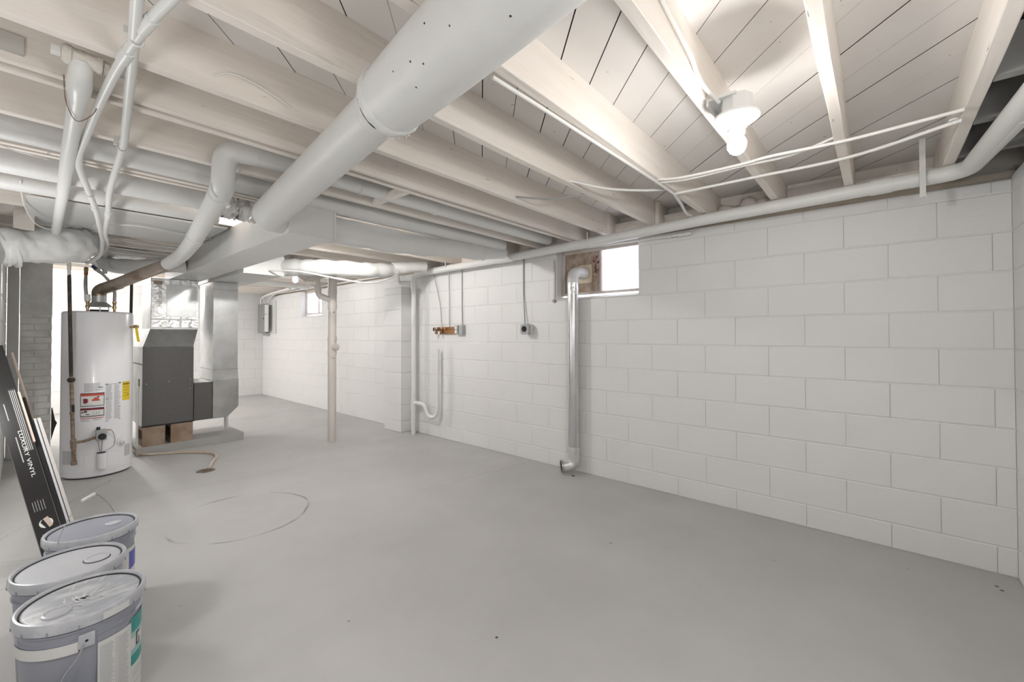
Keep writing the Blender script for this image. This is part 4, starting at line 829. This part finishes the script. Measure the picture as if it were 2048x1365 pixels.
for i, (y0, y1, y2) in enumerate(((9.74, 9.6, 8.6), (9.62, 9.5, 8.3), (9.52, 9.3, 8.1), (9.36, 9.1, 7.9))):
    cable(('fat white cable', 'second white cable', 'third white cable', 'thin white cable')[i]+' arching from the top of the electrical panel along the far ceiling', [(3.24, y0, 1.89), (3.235, y0-.02, 1.96), (3.22, y1, 2.02), (3.18, y1-.4, 2.05), (3.12, y2, 2.06), (3.05, y2-.8, 2.065)], .022 if i == 0 else .012, 6)
simple('ceiling_conduit', MB().tube([(1.6, 6.9, 2.05), (2.3, 7.05, 2.045), (3.1, 7.2, 2.04)], .035, 16), WPIPE, 'white pipe crossing below the far ceiling beyond the far bulb', 'pipe')
simple('ceiling_conduit', MB().tube([(3.22, 5.1, 2.05), (3.2, 7.4, 2.05), (3.18, 9.3, 2.05)], .012, 10), WPIPE, 'thin pipe along the top of the wall beyond the stack', 'pipe')
simple('wall_niche', MB().box((.27, 9.795, 1.50), (.42, 9.808, 1.93)), GLAB, 'grey glazed patch high on the far wall behind the chimney', 'panel')
simple('iron_hanger', MB().box((.50, 5.75, 1.85), (.535, 5.79, 2.08)), GBOX, 'small grey post hanging above the water heater', 'hanger')

# ---------------------------------------------------------------- cartons and trim leaning at the left
D = Vector((-.17, .40, .76)).normalized(); Wd = Vector((1, 0, 0)); Wd = (Wd-D*Wd.dot(D)).normalized(); Nn = D.cross(Wd).normalized()
if Nn.y > 0: Nn = -Nn
def leaning(name, label, cat, base, wd, th, ln, M, D_=D, W_=Wd):
    N_ = D_.cross(W_).normalized()
    if N_.y > 0: N_ = -N_
    r_ = Root(name, label, cat, loc=tuple(base)); b = Vector(base)
    p = [b, b+W_*wd, b+W_*wd-N_*th, b-N_*th]; r_.part(MB().hexa(p+[q+D_*ln for q in p]), 'carton' if 'carton' in name else 'board', M); r_.b = b; r_.W = W_; r_.N = N_; r_.D = D_; return r_
bx = leaning('flooring_carton', 'black flooring carton printed with white lettering leaning in front', 'carton', (.088, 3.33, .004), .092, .05, 1.34, BOXB); bx.W = bx.W*.56
def onbox(pts, M, name, lift=.0012, parent=None, **k):
    o3 = bx.b+bx.N*lift; v = [o3+bx.W*a+bx.D*b for a, b in pts]; return bx.part(MB().add(v, [list(range(len(v)))]), name, M, **k)
def text(s, size, M, u, v, rot, name='printed_words', lift=.0016, width=None):
    cu = bpy.data.curves.new(name, 'FONT'); cu.body = s; cu.size = size; cu.align_x = 'LEFT'; tmp = bpy.data.objects.new('tmp', cu); COL.objects.link(tmp)
    bpy.context.view_layer.update(); dg = bpy.context.evaluated_depsgraph_get(); me = bpy.data.meshes.new_from_object(tmp.evaluated_get(dg)); bpy.data.objects.remove(tmp)
    vs = []
    for p in me.vertices:
        a, b = p.co.x*cos(rot)-p.co.y*sin(rot), p.co.x*sin(rot)+p.co.y*cos(rot); vs.append(bx.b+bx.N*lift+bx.W*(u+a)+bx.D*(v+b))
    mb = MB().add(vs, [list(p.vertices) for p in me.polygons]); bpy.data.meshes.remove(me); return bx.part(mb, name, M)
text('LUXURY VINYL', .042, WHITE, .085, .79, -pi/2)
onbox([(.058, .60), (.066, .60), (.066, .755), (.058, .755)], INK, 'small_print')
onbox([(.046, .86), (.053, .86), (.053, .965), (.046, .965)], INK, 'small_print')
onbox([(.085+.047*cos(t), .235+.026*sin(t)) for t in [2*pi*i/24 for i in range(24)]], WHITE, 'oval_print')
onbox([(.075, .262), (.107, .268), (.125, .215), (.098, .206)], CARD, 'plank_picture', .0018); onbox([(.05, .245), (.072, .262), (.098, .206), (.082, .20)], BOXB, 'plank_shadow', .0017)
for i in range(5): onbox([(.035+.018*i, .31), (.039+.018*i, .31), (.039+.018*i, .365+.006*(i % 3)), (.035+.018*i, .365)], INK, 'small_print')
for i in range(3): onbox([(.04+.012*i, .13), (.044+.012*i, .13), (.044+.012*i, .18), (.04+.012*i, .18)], INK, 'small_print')
onbox([(.105+.02*cos(t), .165+.014*sin(t)) for t in [2*pi*i/16 for i in range(16)]], INK, 'round_mark'); onbox([(.105+.016*cos(t), .165+.010*sin(t)) for t in [2*pi*i/16 for i in range(16)]], BOXB, 'round_mark', .0016)
onbox([(.10, .66), (.155, .66), (.155, 1.05), (.10, 1.05)], mat('dark_inside', (.03, .025, .025), .6), 'open_side')
for i in range(4): onbox([(.108+.012*i, .66), (.111+.012*i, .66), (.111+.012*i, 1.04), (.108+.012*i, 1.04)], PAPER, 'plank_edge', .002)
bx.part(MB().obb(bx.b+bx.W*.170+bx.D*.86-bx.N*.0, bx.W*.008, bx.N*.012, bx.D*.16), 'torn_flap', CARD)
leaning('flooring_carton', 'second black flooring carton behind the front one', 'carton', (.184, 3.36, .004), .020, .05, 1.0, BOXB)
D2 = Vector((-.185, .42, .74)).normalized()
leaning('trim_board', 'grey white trim board just right of the cartons', 'board', (.208, 3.36, .004), .010, .05, .86, GLAB)
leaning('trim_board', 'outermost white trim board on the right of the leaning stack', 'board', (.222, 3.37, .004), .014, .05, .86, TRIMW)
leaning('trim_board', 'thin tan trim strip rising above the cartons at the left edge', 'board', (.20, 3.46, .006), .010, .02, 1.30, CARD)

# ---------------------------------------------------------------- buckets
def bucket(label, c, hgt, handle='down', lid=LIDM):
    x, y = c; b = Root('bucket', label, 'bucket', loc=(x, y, 0))
    b.part(MB().lathe([(0, .002), (.128, .002), (.132, .008), (.143, hgt-.10), (.1435, hgt-.075), (.149, hgt-.075), (.149, hgt-.070), (.144, hgt-.068), (.1445, hgt-.045), (.150, hgt-.045), (.150, hgt-.040), (.145, hgt-.038), (.145, hgt-.012), (0, hgt-.012)], (x, y, 0), n=64), 'body', BUCK)
    b.part(MB().lathe([(.1465, hgt-.036), (.1555, hgt-.034), (.158, hgt-.022), (.1575, hgt-.006), (.154, hgt), (.149, hgt+.001), (.1455, hgt-.003), (.1425, hgt-.012)], (x, y, 0), n=64), 'lid_rim', CLEARB)
    b.part(MB().lathe([(.1425, hgt-.0125), (.139, hgt-.0095), (.132, hgt-.008), (0, hgt-.008)], (x, y, 0), n=64), 'lid', lid)
    b.part(MB().lathe([(.1445, hgt-.0105), (.142, hgt-.0055), (.1395, hgt-.0088)], (x, y, 0), n=64), 'gasket_groove', GASK)
    mb = MB()
    for i in range(14):
        t = 2*pi*i/14+.1; n_ = Vector((cos(t), sin(t), 0)); mb.obb(Vector((x, y, hgt-.026))+n_*.1575, n_.cross(zv)*.002, n_*.0015, zv*.005)
    b.part(mb, 'lid_notch', BUCK, kind='stuff')
    return b
b1 = bucket('nearest blue-grey bucket with white splashed lid and teal label', (.138, 2.005), .375)
b2 = bucket('middle bucket with a dusty pale lid, half hidden by the nearest one', (.125, 2.335), .375, lid=LIDC)
b3 = bucket('farthest bucket with a raised wire handle', (.212, 2.705), .372, lid=BUCK)
def spoutcap(b, x, y, z, r_, M):
    b.part(MB().lathe([(r_, 0), (r_, .004), (r_-.006, .006), (r_-.008, .003), (0, .003)], (x, y, z), n=28), 'spout_cap', M)
spoutcap(b1, .075, 1.955, .367, .034, CLEARB); spoutcap(b2, .195, 2.315, .367, .036, LIDC); spoutcap(b3, .28, 2.70, .364, .028, CLEARB)
b2.part(MB().lathe([(.040, .3675), (.036, .3685)], (.195, 2.315, 0), n=28), 'cap_gap', GASK)
# handle of the far bucket standing up
hx, hy = .212, 2.705; d = Vector((.62, -.78, 0)).normalized(); pts = []
e1 = Vector((hx, hy, .335))-d*.152; e2 = Vector((hx, hy, .335))+d*.152
top = Vector((hx-.095, hy+.03, .475))
g1, g2 = Vector((.172, 2.70, .497)), Vector((.222, 2.735, .509))
e1 = Vector((.10, 2.600, .330)); e2 = Vector((.30, 2.835, .365))
b3.part(MB().tube(spline([e1, e1+Vector((.005, .0, .06)), (.14, 2.66, .455), g1], 8), .0018, 8), 'handle_wire', GALV)
b3.part(MB().tube(spline([g2, (.245, 2.76, .480), (.275, 2.80, .43), e2], 8), .0018, 8), 'handle_wire', GALVD)
b3.part(MB().tube([(.176, 2.70, .498), (.220, 2.735, .509)], .0065, 12), 'handle_grip', PVC)
b3.part(cylpatch((.212, 2.705), .1455, -38, -8, .16, .24), 'blue_label_print', mat('violet_print', (.12, .12, .45), .5)); b3.part(cylpatch((.212, 2.705), .1452, -60, -5, .10, .26), 'paper_label', PAPER)
# nearest bucket details
BC = (.138, 2.005)
b1.part(cylpatch(BC, .1455, -81, -43, .02, .272, 12), 'instruction_label', PAPER)
b1.part(cylpatch(BC, .1455, -43, 5, .02, .284, 12), 'front_label', PAPER)
b1.part(cylpatch(BC, .1459, -42.5, 5, .235, .284, 10), 'teal_band', TEAL); b1.part(cylpatch(BC, .1459, -42.5, 5, .125, .160, 10), 'teal_band', TEAL)
TL = mat('pale_teal_print', (.35, .55, .54), .4); b1.part(cylpatch(BC, .1459, -42.5, 5, .215, .235, 10), 'teal_fade', TL); b1.part(cylpatch(BC, .1459, -42.5, 5, .160, .178, 10), 'teal_fade', TL)
b1.part(cylpatch(BC, .1462, -33, -30.5, .180, .225, 2), 'printed_letter', INKD); b1.part(cylpatch(BC, .1462, -33, -25, .219, .225, 3), 'printed_letter', INKD); b1.part(cylpatch(BC, .1462, -33, -25, .180, .186, 3), 'printed_letter', INKD); b1.part(cylpatch(BC, .1462, -27, -24.5, .180, .202, 3), 'printed_letter', INKD)
mb = MB()
rg = random.Random(5)
for (a0, a1) in ((-79, -64), (-61, -46)):
    z = .028
    while z < .255:
        p = cylpatch(BC, .1458, a0, a0+(a1-a0)*rg.uniform(.75, 1), z, z+.0016, 4); mb.add(p.v, p.f, 0, True); z += .0042
p = cylpatch(BC, .1458, -62.8, -62.3, .024, .262, 2); mb.add(p.v, p.f, 0, True)
for z in (.105, .095, .085, .06): p = cylpatch(BC, .1458, -40, -10, z, z+.002, 4); mb.add(p.v, p.f, 0, True)
b1.part(mb, 'small_print', INK, kind='stuff')
# torn collar tape and paper strip
b1.part(cylpatch(BC, .1592, -78, -52, .344, .366, 8), 'paper_strip', PAPER)
b1.part(cylpatch(BC, .1515, -175, -98, .270, .302, 16), 'tear_strip', SPLAT)
hp = Vector((BC[0]+.150*cos(radians(-91)), BC[1]+.150*sin(radians(-91)), .298))
b1.part(MB().obb(hp, (.019, 0, 0), (0, .004, 0), (0, 0, .021)), 'handle_ear', CLEARB, bevel=.003)
b1.part(MB().lathe([(.004, 0), (0, .001)], hp+Vector((0, -.0042, 0)), (0, -1, 0), 10), 'ear_hole', GASK)
b1.part(MB().tube(spline([hp+Vector((-.006, -.006, -.004)), hp+Vector((-.02, -.016, -.035)), hp+Vector((-.05, -.02, -.075)), hp+Vector((-.065, -.022, -.14))], 6), .0016, 8), 'handle_wire', GALV)
mb = MB(); rg = random.Random(9)
for i in range(46):
    a = rg.uniform(0, 2*pi); rr_ = rg.uniform(0, .12); x, y = BC[0]+rr_*cos(a), BC[1]+rr_*sin(a)
    l, w_ = rg.uniform(.008, .03), rg.uniform(.001, .004); t = Vector((cos(a*.4+.6), sin(a*.4+.6), 0))
    mb.add([Vector((x, y, .3676))+t*l, Vector((x, y, .3676))+t.cross(zv)*w_, Vector((x, y, .3676))-t*l, Vector((x, y, .3676))-t.cross(zv)*w_], [(0, 1, 2, 3)])
b1.part(mb, 'dried_splashes', SPLAT, kind='stuff')
# paint can in the very corner
pc = Root('paint_can', 'small metal paint can with a blue label in the bottom left corner', 'paint can', loc=(.028, 1.735, 0))
PC = (.033, 1.745)
pc.part(MB().lathe([(0, .001), (.082, .001), (.083, .01), (.083, .18), (.085, .184), (.083, .189), (.078, .190), (.074, .184), (.070, .184)], (*PC, 0), n=56), 'can_body', TIN)
pc.part(MB().lathe([(.074, .1845), (.070, .187), (.064, .187), (.061, .181), (0, .181)], (*PC, 0), n=56), 'lid', CANLID)
pc.part(cylpatch(PC, .0842, -140, 60, .01, .172, 30), 'blue_label', BLUE)
pc.part(MB().obb((.045, 1.722, .183), (.024, -.01, 0), (.008, .016, 0), (0, 0, .0008)), 'paper_scrap', PAPER)
# stray marks by the floor
simple('floor_chip', MB().lathe([(.006, .0008), (0, .0012)], (1.276, 1.189, 0), n=9), INKD, 'tiny black chip on the open floor', 'debris')
simple('floor_hole', MB().lathe([(.016, .0008), (0, .0009)], (3.165, 2.03, 0), n=12), DARK, 'small black hole in the floor beside the dryer duct', 'hole')
simple('floor_chip', MB().lathe([(.008, .0006), (0, .0007)], (3.135, -.433, 0), n=9), INKD, 'dark fleck near the right corner, left one', 'debris')
simple('floor_chip', MB().lathe([(.008, .0006), (0, .0007)], (3.10, -.445, 0), n=9), INKD, 'dark fleck near the right corner, right one', 'debris')

# repeats of one kind share a group
from collections import defaultdict
kinds = defaultdict(list)
for o in S.objects:
    if o.parent is None and o.get('category'): kinds[o.name.split('.')[0]].append(o)
for k_, os_ in kinds.items():
    if len(os_) > 1:
        for o in os_:
            if not o.get('group'): o['group'] = k_.replace('_', ' ')+'s in the basement'
